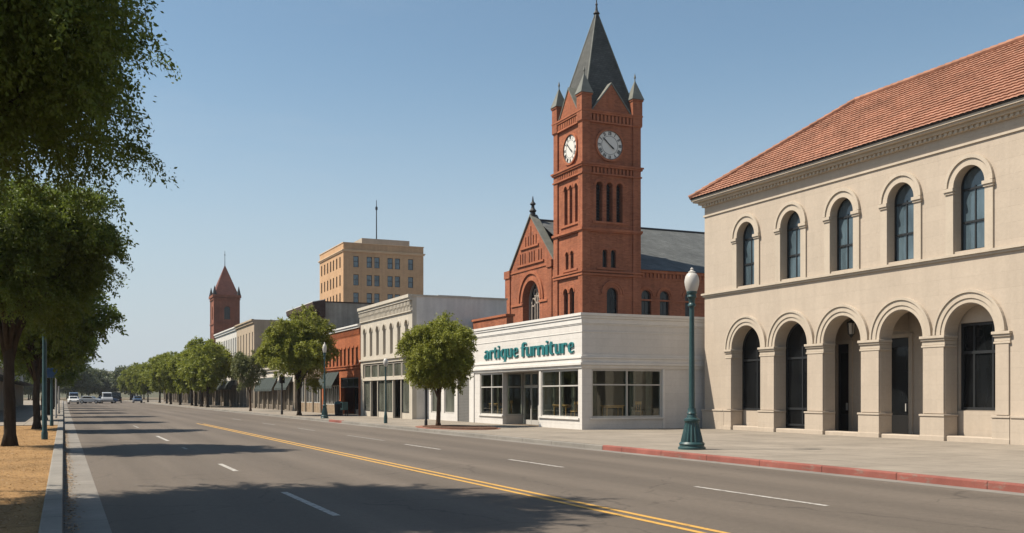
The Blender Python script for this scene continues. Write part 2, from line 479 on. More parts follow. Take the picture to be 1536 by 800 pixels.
M['alu'] = m_plain("pale_metal_frame", rgb(0.52, 0.50, 0.46), 0.4, 0.08)
M['teal'] = m_plain("teal_letter_paint", rgb(0.022, 0.175, 0.185), 0.45, 0.1)
M['lamp_green'] = m_plain("green_cast_iron", rgb(0.028, 0.072, 0.075), 0.42, 0.25, 3.0, 0.1)
M['globe'] = m_plain("frosted_white_globe", rgb(0.56, 0.53, 0.485), 0.35, 0.04)
M['church_brick'] = m_brick("red_church_brick", rgb(0.43, 0.150, 0.074), rgb(0.31, 0.100, 0.050), rgb(0.31, 0.145, 0.092))
M['church_trim'] = m_brick("red_stone_trim", rgb(0.43, 0.155, 0.078), rgb(0.36, 0.125, 0.064), rgb(0.35, 0.135, 0.074), 0.9, 0.5, 0.25)
M['slate'] = m_slate("grey_slate", rgb(0.135, 0.142, 0.138))
M['spire_slate'] = m_slate("spire_slate", rgb(0.092, 0.094, 0.086), 0.3)
M['copper'] = m_plain("grey_green_copper", rgb(0.17, 0.175, 0.15), 0.6, 0.25, 1.5)
M['iron'] = m_plain("black_iron", rgb(0.018, 0.018, 0.02), 0.5)
M['clock_white'] = m_plain("clock_dial_white", rgb(0.74, 0.71, 0.65), 0.5, 0.06)
M['tracery'] = m_plain("pale_tracery_stone", rgb(0.42, 0.36, 0.30), 0.8)
M['cream'] = m_stone("cream_paint", rgb(0.56, 0.505, 0.42), 2.5, 1.0, 0.96, 0.1, 0.12)
M['cream_side'] = m_stone("grey_cream_render", rgb(0.72, 0.68, 0.625), 4.0, 2.0, 0.97, 0.12, 0.14)
M['orange_brick'] = m_brick("orange_brick", rgb(0.46, 0.145, 0.055), rgb(0.36, 0.105, 0.042), rgb(0.30, 0.13, 0.075))
M['old_render_and_shade'] = m_stone("stained_render_and_recess_shade", rgb(0.48, 0.42, 0.34), 3.0, 2.0, 0.95, 0.28, 0.3)  # stained side wall render; also painted shade inside the cream building's arches
M['brown_trim'] = m_plain("brown_cornice", rgb(0.075, 0.042, 0.03), 0.7, 0.2)
M['brown_wall'] = m_stone("brown_grey_wall", rgb(0.22, 0.165, 0.12), 2, 1, 0.9, 0.2)
M['tan'] = m_stone("tan_stucco", rgb(0.47, 0.375, 0.27), 3.0, 1.5, 0.95, 0.12, 0.15)
M['white_stucco'] = m_stone("white_stucco", rgb(0.66, 0.635, 0.59), 3.0, 1.5, 0.95, 0.1, 0.1)
M['dull_pillar'] = m_stone('weathered_pillar', rgb(0.34, 0.285, 0.22), 2.5, 1.2, 0.9, 0.2, 0.25)
M['dull_bulkhead'] = m_stone('dark_bulkhead', rgb(0.17, 0.14, 0.11), 1.2, 0.3, 0.85, 0.2)
M['hotel'] = m_brick("buff_hotel_brick", rgb(0.58, 0.365, 0.205), rgb(0.53, 0.33, 0.185), rgb(0.52, 0.345, 0.21), 0.5, 0.2, 0.16)
M['hotel_trim'] = m_plain("buff_stone_trim", rgb(0.66, 0.48, 0.31), 0.85, 0.1, 0.5)
M['penthouse'] = m_stone("pale_metal_panels", rgb(0.42, 0.375, 0.30), 0.8, 9.0, 0.75, 0.06, 0.1, off=0.0)
M['dark_tower'] = m_brick("dark_red_brick", rgb(0.30, 0.115, 0.068), rgb(0.23, 0.085, 0.052), rgb(0.24, 0.11, 0.07))
M['red_roof'] = m_slate("red_brown_roof", rgb(0.20, 0.07, 0.048), 0.3)
M['awning'] = m_plain("grey_green_awning", rgb(0.034, 0.046, 0.041), 0.9, 0.2, 1.2)
M['flat_roof'] = m_soil("flat_roof_gravel", rgb(0.12, 0.11, 0.10), rgb(0.17, 0.155, 0.14), 5)
M['tar'] = m_plain("dark_tar_roof", rgb(0.03, 0.03, 0.032), 0.8, 0.2)
M['shutter'] = m_stone("grey_roller_shutter", rgb(0.16, 0.155, 0.145), 9.0, 0.09, 0.4, 0.08, 0.06)
M['interior'] = m_plain("interior_wall", rgb(0.20, 0.185, 0.16), 0.9, 0.1)
M['dark_floor'] = m_plain("interior_floor", rgb(0.16, 0.12, 0.085), 0.5, 0.2)
M['curtain'] = m_plain("grey_curtain", rgb(0.26, 0.25, 0.21), 0.9, 0.15)
M['wood'] = m_plain("honey_wood", rgb(0.58, 0.33, 0.13), 0.45, 0.25, 4)
M['door'] = m_plain("black_door_paint", rgb(0.018, 0.017, 0.016), 0.4)
M['bark'] = m_bark("dark_bark", rgb(0.055, 0.042, 0.031))
M['bark_pale'] = m_bark("brown_bark", rgb(0.12, 0.075, 0.048))
M['leaf_dark'] = m_leaf("deep_green_leaf", rgb(0.058, 0.092, 0.014), rgb(0.150, 0.190, 0.028), 0.40)
M['leaf_mid'] = m_leaf("green_leaf", rgb(0.105, 0.138, 0.018), rgb(0.260, 0.280, 0.038), 0.38)
M['leaf_olive'] = m_leaf("olive_leaf", rgb(0.130, 0.155, 0.022), rgb(0.300, 0.310, 0.050), 0.38)
M['leaf_pale'] = m_leaf("pale_leaf", rgb(0.10, 0.12, 0.045), rgb(0.19, 0.20, 0.075), 0.30)
M['leaf_far'] = m_leaf("distant_leaf", rgb(0.065, 0.085, 0.035), rgb(0.12, 0.14, 0.055), 0.25)
M['litter'] = m_leaf('dry_leaf', rgb(0.16, 0.085, 0.035), rgb(0.42, 0.27, 0.12), 0.1)
M['hill'] = m_soil("hill_scrub", rgb(0.10, 0.105, 0.07), rgb(0.14, 0.13, 0.085), 0.05)
M['tyre'] = m_plain("tyre_rubber", rgb(0.02, 0.02, 0.02), 0.85)
M['rim'] = m_plain("wheel_rim", rgb(0.45, 0.45, 0.45), 0.35)
M['car_glass'] = m_pane("car_glass", rgb(0.012, 0.014, 0.016), 0.04, 1.5, 0.5)
M['tail'] = m_plain("red_tail_lamp", rgb(0.30, 0.015, 0.012), 0.25)
M['blue_sign'] = m_plain("blue_sign_enamel", rgb(0.03, 0.09, 0.22), 0.4)
M['pale_post'] = m_plain("pale_post_paint", rgb(0.45, 0.44, 0.42), 0.6)
M['brick_border'] = m_brick("paver_border", rgb(0.33, 0.155, 0.105), rgb(0.27, 0.12, 0.085), rgb(0.22, 0.15, 0.11), 0.2, 0.1)
M['low_wall'] = m_brick("buff_low_brick", rgb(0.36, 0.27, 0.18), rgb(0.30, 0.215, 0.14), rgb(0.30, 0.25, 0.19), 0.4, 0.14)
car_paints = {k: m_plain(k + "_car_paint", c, 0.25, 0.03, 1.0, 0, 0.6) for k, c in dict(
    white=rgb(0.75, 0.75, 0.73), black=rgb(0.02, 0.02, 0.022), silver=rgb(0.42, 0.43, 0.44), blue=rgb(0.05, 0.09, 0.17), red=rgb(0.22, 0.03, 0.025)).items()}

# ------------------------------------------------------------------ building helpers
def window(parent, F, a, b, z0, z1, d, arch=False, frame='dark_frame', pane='blue_pane', vb=(0.5,), hb=(), fw=0.055, spring=None, name='window'):
    """frame mesh (part) with its glass (sub-part). z1 = top, or the spring line when arch"""
    fm = MB(); m = (a + b)/2; r = (b - a)/2
    fm.fbox(F, a, a + fw, z0, z1, d - 0.05, d + 0.04); fm.fbox(F, b - fw, b, z0, z1, d - 0.05, d + 0.04)
    fm.fbox(F, a + fw, b - fw, z0, z0 + fw, d - 0.06, d + 0.04)
    if arch: fm.arch_ring(F, m, z1, r - fw, r, d - 0.05, d + 0.04, 14)
    else: fm.fbox(F, a + fw, b - fw, z1 - fw, z1, d - 0.05, d + 0.04)
    for t in vb:
        s = a + (b - a)*t
        top = z1 if not arch else z1
        fm.fbox(F, s - fw*0.4, s + fw*0.4, z0 + fw, top - (0 if arch else fw), d - 0.03, d + 0.03)
    for z in hb:
        fm.fbox(F, a + fw, b - fw, z - fw*0.55, z + fw*0.55, d - 0.042, d + 0.035)
    w = fm.build(name, M[frame], parent)
    g = MB(); e = fw*0.5
    poly = [(a + e, z0 + e), (b - e, z0 + e)]
    if arch: poly += [(m + (r - e)*math.cos(math.pi*i/14), z1 + (r - e)*math.sin(math.pi*i/14)) for i in range(15)]
    else: poly += [(b - e, z1 - e), (a + e, z1 - e)]
    g.prism(F, poly, d, d + 0.012)
    g.build('glass', M[pane], w)
    return w

def shopfront(parent, F, s0, s1, z0, z1, d, n, frame='alu', pane='shop_pane', bulk='pale_sill', bulk_h=0.5, transom=None, door_at=None):
    """row of n shop windows over a bulkhead, one bay may be a door"""
    W = (s1 - s0)/n
    for i in range(n):
        a, b = s0 + W*i + 0.03, s0 + W*(i+1) - 0.03
        if door_at == i:
            window(parent, F, a, b, z0 + 0.02, z1, d + 0.05, False, frame, pane, (0.5,), (z0 + 2.15,), 0.08, name='door')
        else:
            MB().fbox(F, a, b, z0, z0 + bulk_h, d - 0.06, d + 0.12).build('bulkhead', M[bulk], parent)
            window(parent, F, a, b, z0 + bulk_h, z1, d, False, frame, pane, (0.5,), (transom,) if transom else (), 0.06, name='shop_window')

def shell(parent, x0, x1, y0, y1, z0, z1, mat, roofmat='flat_roof', parapet=0.35, name='wall', wt=0.25, west=None, south=None, east=None):
    """four walls and a sunk flat roof; west/south = list of openings"""
    w = MB()
    w.band(Face('W', x0), y0, y1, z0, z1, west or [], wt)
    w.band(Face('S', y0), x0 + wt, x1 - wt, z0, z1, south or [], wt)
    w.band(Face('N', y1), x0 + wt, x1 - wt, z0, z1, [], wt)
    w.band(Face('E', x1), y0, y1, z0, z1, east or [], wt)
    o = w.build(name, M[mat], parent)
    MB().box(x0 + wt, x1 - wt, y0 + wt, y1 - wt, z1 - parapet - 0.15, z1 - parapet).build('roof', M[roofmat], parent)
    return o

def slab(mb, x0, x1, y0, y1, z0, z1, p):
    return mb.box(x0 - p, x1 + p, y0 - p, y1 + p, z0, z1)

def cornice(parent, x0, x1, y0, y1, steps, mat, name='cornice'):
    """stacked courses [(z0, z1, projection)] as hollow rings around a building"""
    mb = MB()
    for z0, z1, p in steps:
        mb.box(x0 - p, x0 + 0.05, y0 - p, y1 + p, z0, z1)
        mb.box(x0 + 0.05, x1 + p, y0 - p, y0 + 0.05, z0, z1)
        mb.box(x0 + 0.05, x1 + p, y1 - 0.05, y1 + p, z0, z1)
    return mb.build(name, M[mat], parent)

# ================================================================== THE GROUND
Z = 0.15                                                       # pavement level
def struct(name, mb, mat, kind='structure'):
    o = mb.build(name, M[mat]); o["kind"] = kind; return o
g = MB(); g.face([(-1500, -300, -0.06), (1500, -300, -0.06), (1500, 3000, -0.06), (-1500, 3000, -0.06)]); struct('ground', g, 'ground')
g = MB(); g.face([(-0.05, -40, 0), (15.6, -40, 0), (15.6, 300, 0), (-0.05, 300, 0)]); struct('road', g, 'asphalt')
g = MB(); g.box(0.0, 0.56, -40, 300, -0.05, 0.006); struct('gutter', g, 'gutter')
g = MB(); g.box(15.12, 15.5, -40, 300, -0.05, 0.005); struct('gutter', g, 'gutter')
k = MB(); k.box(-0.27, 0.0, -40, 300, -0.05, Z); o = k.build('kerb', M['kerb'], bevel=0.025); o["kind"] = 'structure'
k = MB(); k.box(15.5, 15.68, 27.6, 60, -0.05, Z - 0.012); k.box(15.5, 15.68, 63.2, 300, -0.05, Z - 0.012); o = k.build('kerb', M['kerb'], bevel=0.02); o["kind"] = 'structure'
k = MB(); k.box(15.5, 15.70, -40, 27.6, -0.05, Z + 0.006); k.box(15.5, 15.69, 60, 63.2, -0.05, Z + 0.006); o = k.build('red_kerb', M['red_kerb'], bevel=0.03); o["kind"] = 'structure'
p = MB(); p.box(15.68, 110, -40, 300, -0.05, Z); struct('pavement', p, 'sidewalk')
p = MB(); p.box(-3.4, -0.27, -40, 58, -0.05, Z - 0.03); struct('verge', p, 'verge')
p = MB(); p.box(-40, -3.4, -40, 300, -0.05, Z); p.box(-3.4, -0.27, 58, 300, -0.05, Z); struct('pavement', p, 'sidewalk')

# painted markings, sheets just above the asphalt
ln = MB()
def strip(mb, x, w, y0, y1, z=0.004):
    n = max(1, int((y1 - y0)/4))
    for i in range(n):
        a, b = y0 + (y1 - y0)*i/n, y0 + (y1 - y0)*(i+1)/n
        mb.face([(x - w/2, a, z), (x + w/2, a, z), (x + w/2, b, z), (x - w/2, b, z)])
strip(ln, 7.36, 0.11, -30, 63); strip(ln, 7.62, 0.11, -30, 62); struct('yellow_centre_line', ln, 'yellow_line')
d1, d2 = MB(), MB()
for y0, y1 in ((14.2, 18.0), (23.4, 26.0), (39.6, 44.6)): strip(d1, 3.6, 0.12, y0, y1)
for y0, y1 in ((12.3, 15.9), (21.4, 24.6), (30.0, 33.6)): strip(d1, 10.95, 0.11, y0, y1)
struct('lane_dash', d1, 'white_line')
for y0, y1 in ((36.6, 42.0), (48, 52), (58, 62), (70, 74)): strip(d2, 11.1, 0.10, y0, y1)
for y0, y1 in ((33.5, 34.6), (56, 60)): strip(d2, 3.6, 0.10, y0, y1)
struct('faded_lane_dash', d2, 'faded_line')

# mulch bed with a paver border, and the near tree's dry litter
def oval(cx, cy, rx, ry, n=40, wob=0.0, sd=1):
    R = random.Random(sd)
    return [(cx + rx*math.cos(2*math.pi*i/n)*(1 + R.uniform(-wob, wob)), cy + ry*math.sin(2*math.pi*i/n)*(1 + R.uniform(-wob, wob))) for i in range(n)]
class Flat:                                                     # plan polygons: prism() with d = height
    def p(self, s, z, d=0.0): return (s, z, d)
bed = thing('tree_bed', 'oval brown mulch bed edged in reddish pavers under the round street tree', 'tree bed', (17.35, 45.2, Z))
b_ = MB(); b_.prism(Flat(), [(x - 17.2, y - 44.6) for x, y in oval(17.2, 44.6, 1.75, 3.5)], -0.1, 0.015); b_.build('paver_border', M['brick_border'], bed)
b_ = MB(); b_.prism(Flat(), [(x - 17.2, y - 44.6) for x, y in oval(17.3, 44.5, 1.5, 3.05, 48, 0.03)], 0.0, 0.05); b_.build('mulch', M['mulch'], bed)

# ================================================================== RIGHT: LIMESTONE ARCADE BUILDING
X0, X1, YA, YB = 27.8, 37.4, 7.5, 39.6
FW = Face('W', X0)
CEN = [36.43 - 3.015*k for k in range(5)]
stone = thing('stone_building', 'cream limestone building with arcade of round arches and red tiled roof', 'building', (X0, 24, 0))
stone.location = (0, 0, 0)
R_, SPR = 1.03, 3.78
wl = MB()
wl.band(FW, YA, YB, Z - 0.1, 6.4, [(c - R_, c + R_, Z - 0.1, SPR, 'arch') for c in CEN], 0.57, 24)
UR, USP, USIL = 0.63, 8.84, 6.62
wl.band(FW, YA, YB, 6.4, 11.0, [(c - UR, c + UR, USIL, USP, 'arch') for c in CEN], 0.34, 20)
wl.band(Face('N', YB), X0 + 0.57, X1, Z - 0.1, 6.4, [], 0.4); wl.band(Face('N', YB), X0 + 0.34, X1, 6.4, 11.0, [], 0.3)
wl.band(Face('S', YA), X0 + 0.57, X1, Z - 0.1, 6.4, [], 0.4); wl.band(Face('S', YA), X0 + 0.34, X1, 6.4, 11.0, [], 0.3)
wl.box(X1 - 0.3, X1 - 0.004, YA + 0.41, YB - 0.41, Z - 0.1, 10.98)
wl.build('wall', M['limestone'], stone)
# arcade ceiling, back walls and the wall under the windows
bk = MB()
bk.box(28.375, 33.0, YA + 0.45, YB - 0.45, 5.55, 5.75)                       # soffit / floor above
bk.band(Face('W', 29.6), 25.2, 32.9, Z, 5.54, [(28.75, 30.15, Z, 3.95, 'rect'), (31.95, 33.0 - 0.35, Z, 3.85, 'rect')], 0.25)
bk.box(28.50, 29.59, 32.91, 33.1, Z, 5.54)
bk.box(28.38, 29.59, 25.72, 25.98, Z, 5.54)
bk.box(28.38, 29.59, 28.78, 28.98, 4.2, 5.54)
bk.band(Face('W', 28.46), 22.9, 25.70, 1.2, 5.53, [(23.35, 25.38, 1.21, 4.22, 'rect')], 0.2)
bk.box(28.40, 28.9, 22.9, 25.70, Z, 1.19)
bk.box(28.40, 28.7, 35.2, 37.7, Z, 1.05)
bk.box(29.86, 30.0, 25, 33, Z, 5.5)
bk.build('porch_wall', M['limestone'], stone)
# lower windows and doors
for (c, z0, sp) in ((CEN[0], 1.06, SPR), (CEN[1], 0.42, SPR)):
    window(stone, FW, c - R_ - 0.02, c + R_ + 0.02, z0, sp, 0.63, True, 'dark_frame', 'black_pane', (0.5,), (3.3, ) if z0 > 1 else (1.15, 3.3), 0.08)
MB().box(28.42, 28.6, 32.3, 34.5, Z, 0.42).build('sill_panel', M['dark_frame'], stone)
window(stone, Face('W', 28.46), 23.36, 25.37, 1.22, 4.21, 0.12, False, 'dark_frame', 'black_pane', (0.36, 0.74), (3.2,), 0.09)
for a, b, zt in ((28.76, 30.14, 3.94), (31.96, 32.64, 3.84)):
    dd = MB(); F6 = Face('W', 29.6)
    dd.fbox(F6, a, a + 0.09, Z, zt, 0.04, 0.16); dd.fbox(F6, b - 0.09, b, Z, zt, 0.04, 0.16); dd.fbox(F6, a, b, zt - 0.35, zt, 0.05, 0.15)
    dd.fbox(F6, a + 0.09, b - 0.09, Z + 0.02, 0.95, 0.07, 0.13)
    dr = dd.build('door', M['door'], stone)
    MB().fbox(F6, a + 0.09, b - 0.09, 0.95, zt - 0.35, 0.09, 0.105).build('glass', M['black_pane'], dr)
    MB().fbox(F6, a + 0.16, a + 0.2, 1.1, 1.4, 0.0, 0.07).build('handle', M['alu'], dr)
    tr_ = MB(); tr_.fbox(F6, a - 0.2, a - 0.01, Z, zt + 0.16, -0.05, -0.002); tr_.fbox(F6, b + 0.01, b + 0.2, Z, zt + 0.16, -0.05, -0.002); tr_.fbox(F6, a - 0.01, b + 0.01, zt + 0.01, zt + 0.16, -0.05, -0.002)
    tr_.build('door_surround', M['limestone_trim'], stone)
# piers: capitals, plinths, steps
edges = [YB - 0.02] + [None]
piers = [(CEN[0] + R_, CEN[0] + R_ + 0.42)] + [(CEN[i+1] + R_, CEN[i] - R_) for i in range(4)] + [(CEN[4] - R_ - 0.55, CEN[4] - R_)]
for a, b in piers:
    pr = MB()
    pr.box(X0 - 0.055, X0 - 0.003, a + 0.02, b - 0.02, 1.08, 3.40)             # shaft face, slightly proud
    pb = pr.build('pier', M['limestone'], stone, bevel=0.012)
    c_ = MB()
    for z0, z1, q in ((3.40, 3.47, 0.075), (3.475, 3.62, 0.05), (3.625, 3.70, 0.095), (3.705, 3.80, 0.14)):
        c_.box(X0 - q, X0 + 0.50 + q*0.2, a - q*0.55, b + q*0.55, z0, z1)
    c_.build('capital', M['limestone_trim'], pb, bevel=0.012)
    c_ = MB()
    c_.box(X0 - 0.12, X0 + 0.52, a - 0.06, b + 0.06, Z - 0.05, 0.98)
    c_.box(X0 - 0.15, X0 + 0.53, a - 0.085, b + 0.085, 0.985, 1.06)
    c_.box(X0 - 0.15, X0 + 0.54, a - 0.08, b + 0.08, Z - 0.06, 0.32)
    c_.build('base', M['limestone'], pb, bevel=0.015)
pl = MB()
pl.box(X0 - 0.12, X0 + 0.01, CEN[0] + R_ + 0.49, YB + 0.05, Z - 0.05, 0.98); pl.box(X0 - 0.15, X0 + 0.01, CEN[0] + R_ + 0.52, YB + 0.08, 0.985, 1.06)
pl.box(X0 - 0.12, X0 + 0.01, YA, CEN[4] - R_ - 0.63, Z - 0.05, 0.98); pl.box(X0 - 0.15, X0 + 0.01, YA, CEN[4] - R_ - 0.66, 0.985, 1.06)
pl.build('plinth', M['limestone'], stone, bevel=0.012)
for c, zt in zip(CEN, (0.34, 0.31, 0.30, 0.29, 0.33)):
    MB().box(X0 - 0.05, X0 + 0.45, c - R_ + 0.1, c + R_ - 0.1, Z - 0.05, zt).build('step', M['limestone'], stone, bevel=0.03)
# arch mouldings
for c in CEN:
    a_ = MB(); a_.arch_ring(FW, c, SPR + 0.03, R_ + 0.002, R_ + 0.15, -0.05, 0.02, 28); a_.arch_ring(FW, c, SPR + 0.03, R_ + 0.152, R_ + 0.34, -0.085, 0.02, 28)
    a_.arch_ring(FW, c, SPR + 0.03, R_ + 0.342, R_ + 0.43, -0.13, 0.02, 28)
    a_.build('arch_moulding', M['limestone_trim'], stone)
for c in CEN:
    s_ = MB()
    for sg in (-1, 1):
        a, b = sorted((c + sg*(UR + 0.01), c + sg*(UR + 0.33)))
        s_.box(X0 - 0.06, X0 + 0.02, a, b, 6.53, 8.60)
        s_.box(X0 - 0.10, X0 + 0.02, a - 0.03, b + 0.03, 8.605, 8.68); s_.box(X0 - 0.14, X0 + 0.02, a - 0.05, b + 0.05, 8.685, 8.80)
    s_.arch_ring(FW, c, USP - 0.02, UR + 0.005, UR + 0.24, -0.06, 0.02, 24); s_.arch_ring(FW, c, USP - 0.02, UR + 0.242, UR + 0.36, -0.11, 0.02, 24)
    s_.build('window_surround', M['limestone_trim'], stone)
    w = window(stone, FW, c - UR - 0.01, c + UR + 0.01, USIL, USP, 0.36, True, 'dark_frame', 'blue_pane', (0.55,), (7.62, 8.74), 0.065)
cornice(stone, X0, X1, YA, YB, [(6.36, 6.44, 0.07), (6.445, 6.53, 0.13)], 'limestone_trim', 'string_course')
cornice(stone, X0, X1, YA, YB, [(10.16, 10.24, 0.05), (10.62, 10.74, 0.10), (10.745, 10.86, 0.22), (10.865, 10.93, 0.40), (10.935, 11.03, 0.46)], 'limestone_trim', 'cornice')
dn = MB()
for i in range(int((YB - YA)/0.22)):
    y = YA + 0.1 + i*0.22
    dn.box(X0 - 0.16, X0 - 0.002, y, y + 0.11, 10.63, 10.743)
dn.build('dentil_course', M['limestone_trim'], stone)
# hipped roof of barrel tiles, laid in stepped courses
OV = 0.52
ex0, ex1, ey0, ey1, ez = X0 - OV, X1 + OV, YA - OV, YB + OV, 11.05
hw = (ex1 - ex0)/2; RZ = 14.95
def tile_slope(mb, o, along, inn, L, trim0, trim1):
    rise = RZ - ez; n_ = Vector((inn[0]*-rise, inn[1]*-rise, hw)).normalized()
    o = Vector(o); along = Vector(along); up = Vector((inn[0]*hw, inn[1]*hw, rise))
    rows = 22; step = 0.062; cols = int(L/step)
    base = len(mb.v); R = random.Random(3); lines = 0
    for k in range(rows):
        for e in (0, 1):
            t = (k + e)/rows
            for i in range(cols + 1):
                a = min(max(i*step, trim0*t), L - trim1*t)
                ph = (a/0.248) % 1.0
                h = 0.016*abs(math.sin(math.pi*ph))**0.8 + (0.05 if e == 0 else 0.0) + R.uniform(-0.004, 0.004)
                mb.v.append(tuple(o + along*a + up*t + n_*h))
            lines += 1
    w = cols + 1
    for q in range(lines - 1):
        for i in range(cols):
            mb.f.append((base + q*w + i, base + q*w + i + 1, base + (q+1)*w + i + 1, base + (q+1)*w + i))
rf = MB()
tile_slope(rf, (ex0, ey0, ez), (0, 1, 0), (1, 0), ey1 - ey0, hw, hw)
tile_slope(rf, (ex0, ey1, ez), (1, 0, 0), (0, -1), ex1 - ex0, hw, hw)
rf.face([(ex1, ey0, ez), (ex1, ey1, ez), (ex1 - hw, ey1 - hw, RZ), (ex1 - hw, ey0 + hw, RZ)])
rf.face([(ex0, ey0, ez), (ex1, ey0, ez), (ex1 - hw, ey0 + hw, RZ)])
roof = rf.build('roof', M['tile'], stone)
cp = MB()
def caps(a, b):
    a, b = Vector(a), Vector(b); n = max(2, int((b - a).length/0.36)); d = (b - a)/n
    for i in range(n):
        cp.tube([a + d*i, a + d*(i + 1.12)], [0.135, 0.10], 8)
caps((ex0, ey1, ez + 0.08), (ex0 + hw, ey1 - hw, RZ + 0.08)); caps((ex0 + hw, ey1 - hw, RZ + 0.08), (ex0 + hw, ey0 + hw, RZ + 0.08))
cp.build('ridge_cap', M['tile'], roof)
ev = MB()
ev.box(ex0 + 0.03, ex0 + 0.12, ey0 + 0.03, ey1 - 0.03, 11.035, 11.10); ev.box(ex0 + 0.125, ex1, ey1 - 0.12, ey1 - 0.03, 11.035, 11.10)
ev.box(ex0 + 0.125, X0 + 2, ey0 + 0.1, ey1 - 0.125, 11.032, 11.06)
ev.build('eave_board', M['dark_wood'], stone)
# hanging lantern in the third arch
la = thing('hanging_lantern', 'small lantern hanging under the middle arch of the stone arcade', 'lantern', (28.95, 31.15, 0))
q = MB(); q.tube([(0, 0, 4.75), (0, 0, 5.55)], [0.02, 0.02], 6); q.lathe([(0.02, 4.76), (0.17, 4.66), (0.18, 4.62)], n=6); q.lathe([(0.12, 4.18), (0.06, 4.10), (0.02, 4.04)], n=6)
for i in range(6):
    t = math.pi/3*i; q.tube([(0.165*math.cos(t), 0.165*math.sin(t), 4.63), (0.12*math.cos(t), 0.12*math.sin(t), 4.17)], [0.013, 0.013], 4)
q.build('cage', M['iron'], la)
MB().lathe([(0.112, 4.18), (0.155, 4.62)], n=6).build('glass', M['globe'], la)

# ================================================================== WHITE FURNITURE STORE
SX, SY, SYN, SXE = 21.5, 40.15, 61.25, 27.7
ST = 5.45
store = thing('furniture_store', 'low white corner store with teal lettering and big shop windows', 'shop')
FS, FSS = Face('W', SX), Face('S', SY)
w = MB()
w.band(FS, SY, 53.3, Z - 0.05, 3.05, [(40.52, 44.46, 0.66, 2.92, 'rect'), (44.66, 49.15, Z - 0.05, 2.92, 'rect'), (49.17, 52.36, 0.62, 2.92, 'rect')], 0.22)
w.band(FS, 53.3, SYN, Z - 0.05, 3.05, [(54.0, 55.9, Z - 0.05, 2.72, 'rect'), (56.4, 58.2, 0.6, 2.72, 'rect'), (58.7, 60.6, 0.6, 2.72, 'rect')], 0.22)
w.band(FSS, SX + 0.22, SXE + 3.6, Z - 0.05, 3.05, [(22.0, 25.78, 0.68, 2.92, 'rect')], 0.22)
w.band(Face('N', SYN), SX + 0.22, SXE + 3.6, Z - 0.05, 3.05, [], 0.22)
w.box(SXE + 3.4, SXE + 3.6, SY + 0.23, SYN - 0.23, Z - 0.05, 3.04)
w.build('wall', M['white_board'], store)
fa = MB()
fa.band(FS, SY, SYN, 3.05, ST, [], 0.2); fa.band(FSS, SX + 0.2, SXE + 3.6, 3.05, ST, [], 0.2); fa.box(SXE + 3.4, SXE + 3.6, SY + 0.21, SYN, 3.05, ST)
fa.band(Face('N', SYN), SX + 0.2, SXE + 3.4, 3.05, ST, [], 0.2)
fa.build('fascia', M['white_board'], store)
cornice(store, SX, SXE + 3.6, SY, SYN, [(2.97, 3.10, 0.05), (3.105, 3.21, 0.13), (3.215, 3.40, 0.06), (3.405, 3.48, 0.10), (3.485, 3.60, 0.03), (4.60, 4.63, 0.02), (4.95, 5.0, 0.025), (5.005, 5.23, 0.05), (5.235, 5.34, 0.09), (5.345, 5.47, 0.13)], 'white_trim', 'moulding')
MB().box(SX + 0.21, SXE + 3.39, SY + 0.21, SYN - 0.21, 4.75, 4.9).build('roof', M['flat_roof'], store)
# interior of the show room
inn = MB()
inn.box(SX + 0.23, SXE + 3.39, SY + 0.23, SYN - 0.23, Z - 0.04, Z + 0.01)
inn.build('floor', M['dark_floor'], store)
inn = MB(); inn.box(SX + 5.2, SX + 5.35, SY + 0.24, 53.0, Z + 0.011, 3.2); inn.box(SX + 0.24, SX + 5.3, 53.0, 53.12, Z + 0.011, 3.2); inn.box(SX + 0.23, SXE + 3.38, SY + 0.23, SYN - 0.23, 3.21, 3.3)
inn.build('interior_wall', M['interior'], store)
# windows on the street side
def big_window(F, a, b, z0, z1, d, n, bars):
    f_ = MB(); fw = 0.07
    f_.fbox(F, a, b, z0, z0 + fw, d - 0.06, d + 0.05); f_.fbox(F, a, b, z1 - fw, z1, d - 0.06, d + 0.05)
    for i in range(n + 1):
        s = a + (b - a)*i/n; s = min(max(s, a + fw/2), b - fw/2)
        f_.fbox(F, s - fw/2, s + fw/2, z0 + fw, z1 - fw, d - 0.06, d + 0.05)
    for z in bars: f_.fbox(F, a + fw/2, b - fw/2, z - 0.03, z + 0.03, d - 0.05, d + 0.04)
    wo = f_.build('shop_window', M['alu'], store)
    MB().fbox(F, a + 0.02, b - 0.02, z0 + 0.03, z1 - 0.03, d, d + 0.01).build('glass', M['glass'], wo)
big_window(FS, 40.53, 44.45, 0.67, 2.91, 0.10, 2, (2.16,))
big_window(FS, 49.18, 52.35, 0.63, 2.91, 0.10, 2, (2.16,))
big_window(FSS, 22.01, 25.77, 0.69, 2.91, 0.10, 2, (2.2,))
sl = MB()
sl.box(SX - 0.07, SX + 0.12, 40.40, 44.62, 0.60, 0.675); sl.box(SX - 0.07, SX + 0.12, 49.10, 52.45, 0.56, 0.635)
sl.box(21.9, 25.9, SY - 0.07, SY + 0.12, 0.61, 0.685)
sl.build('sill', M['white_trim'], store)
MB().box(25.80, 25.92, SY - 0.03, SY + 0.05, Z, 2.95).build('corner_strip', M['white_trim'], store)
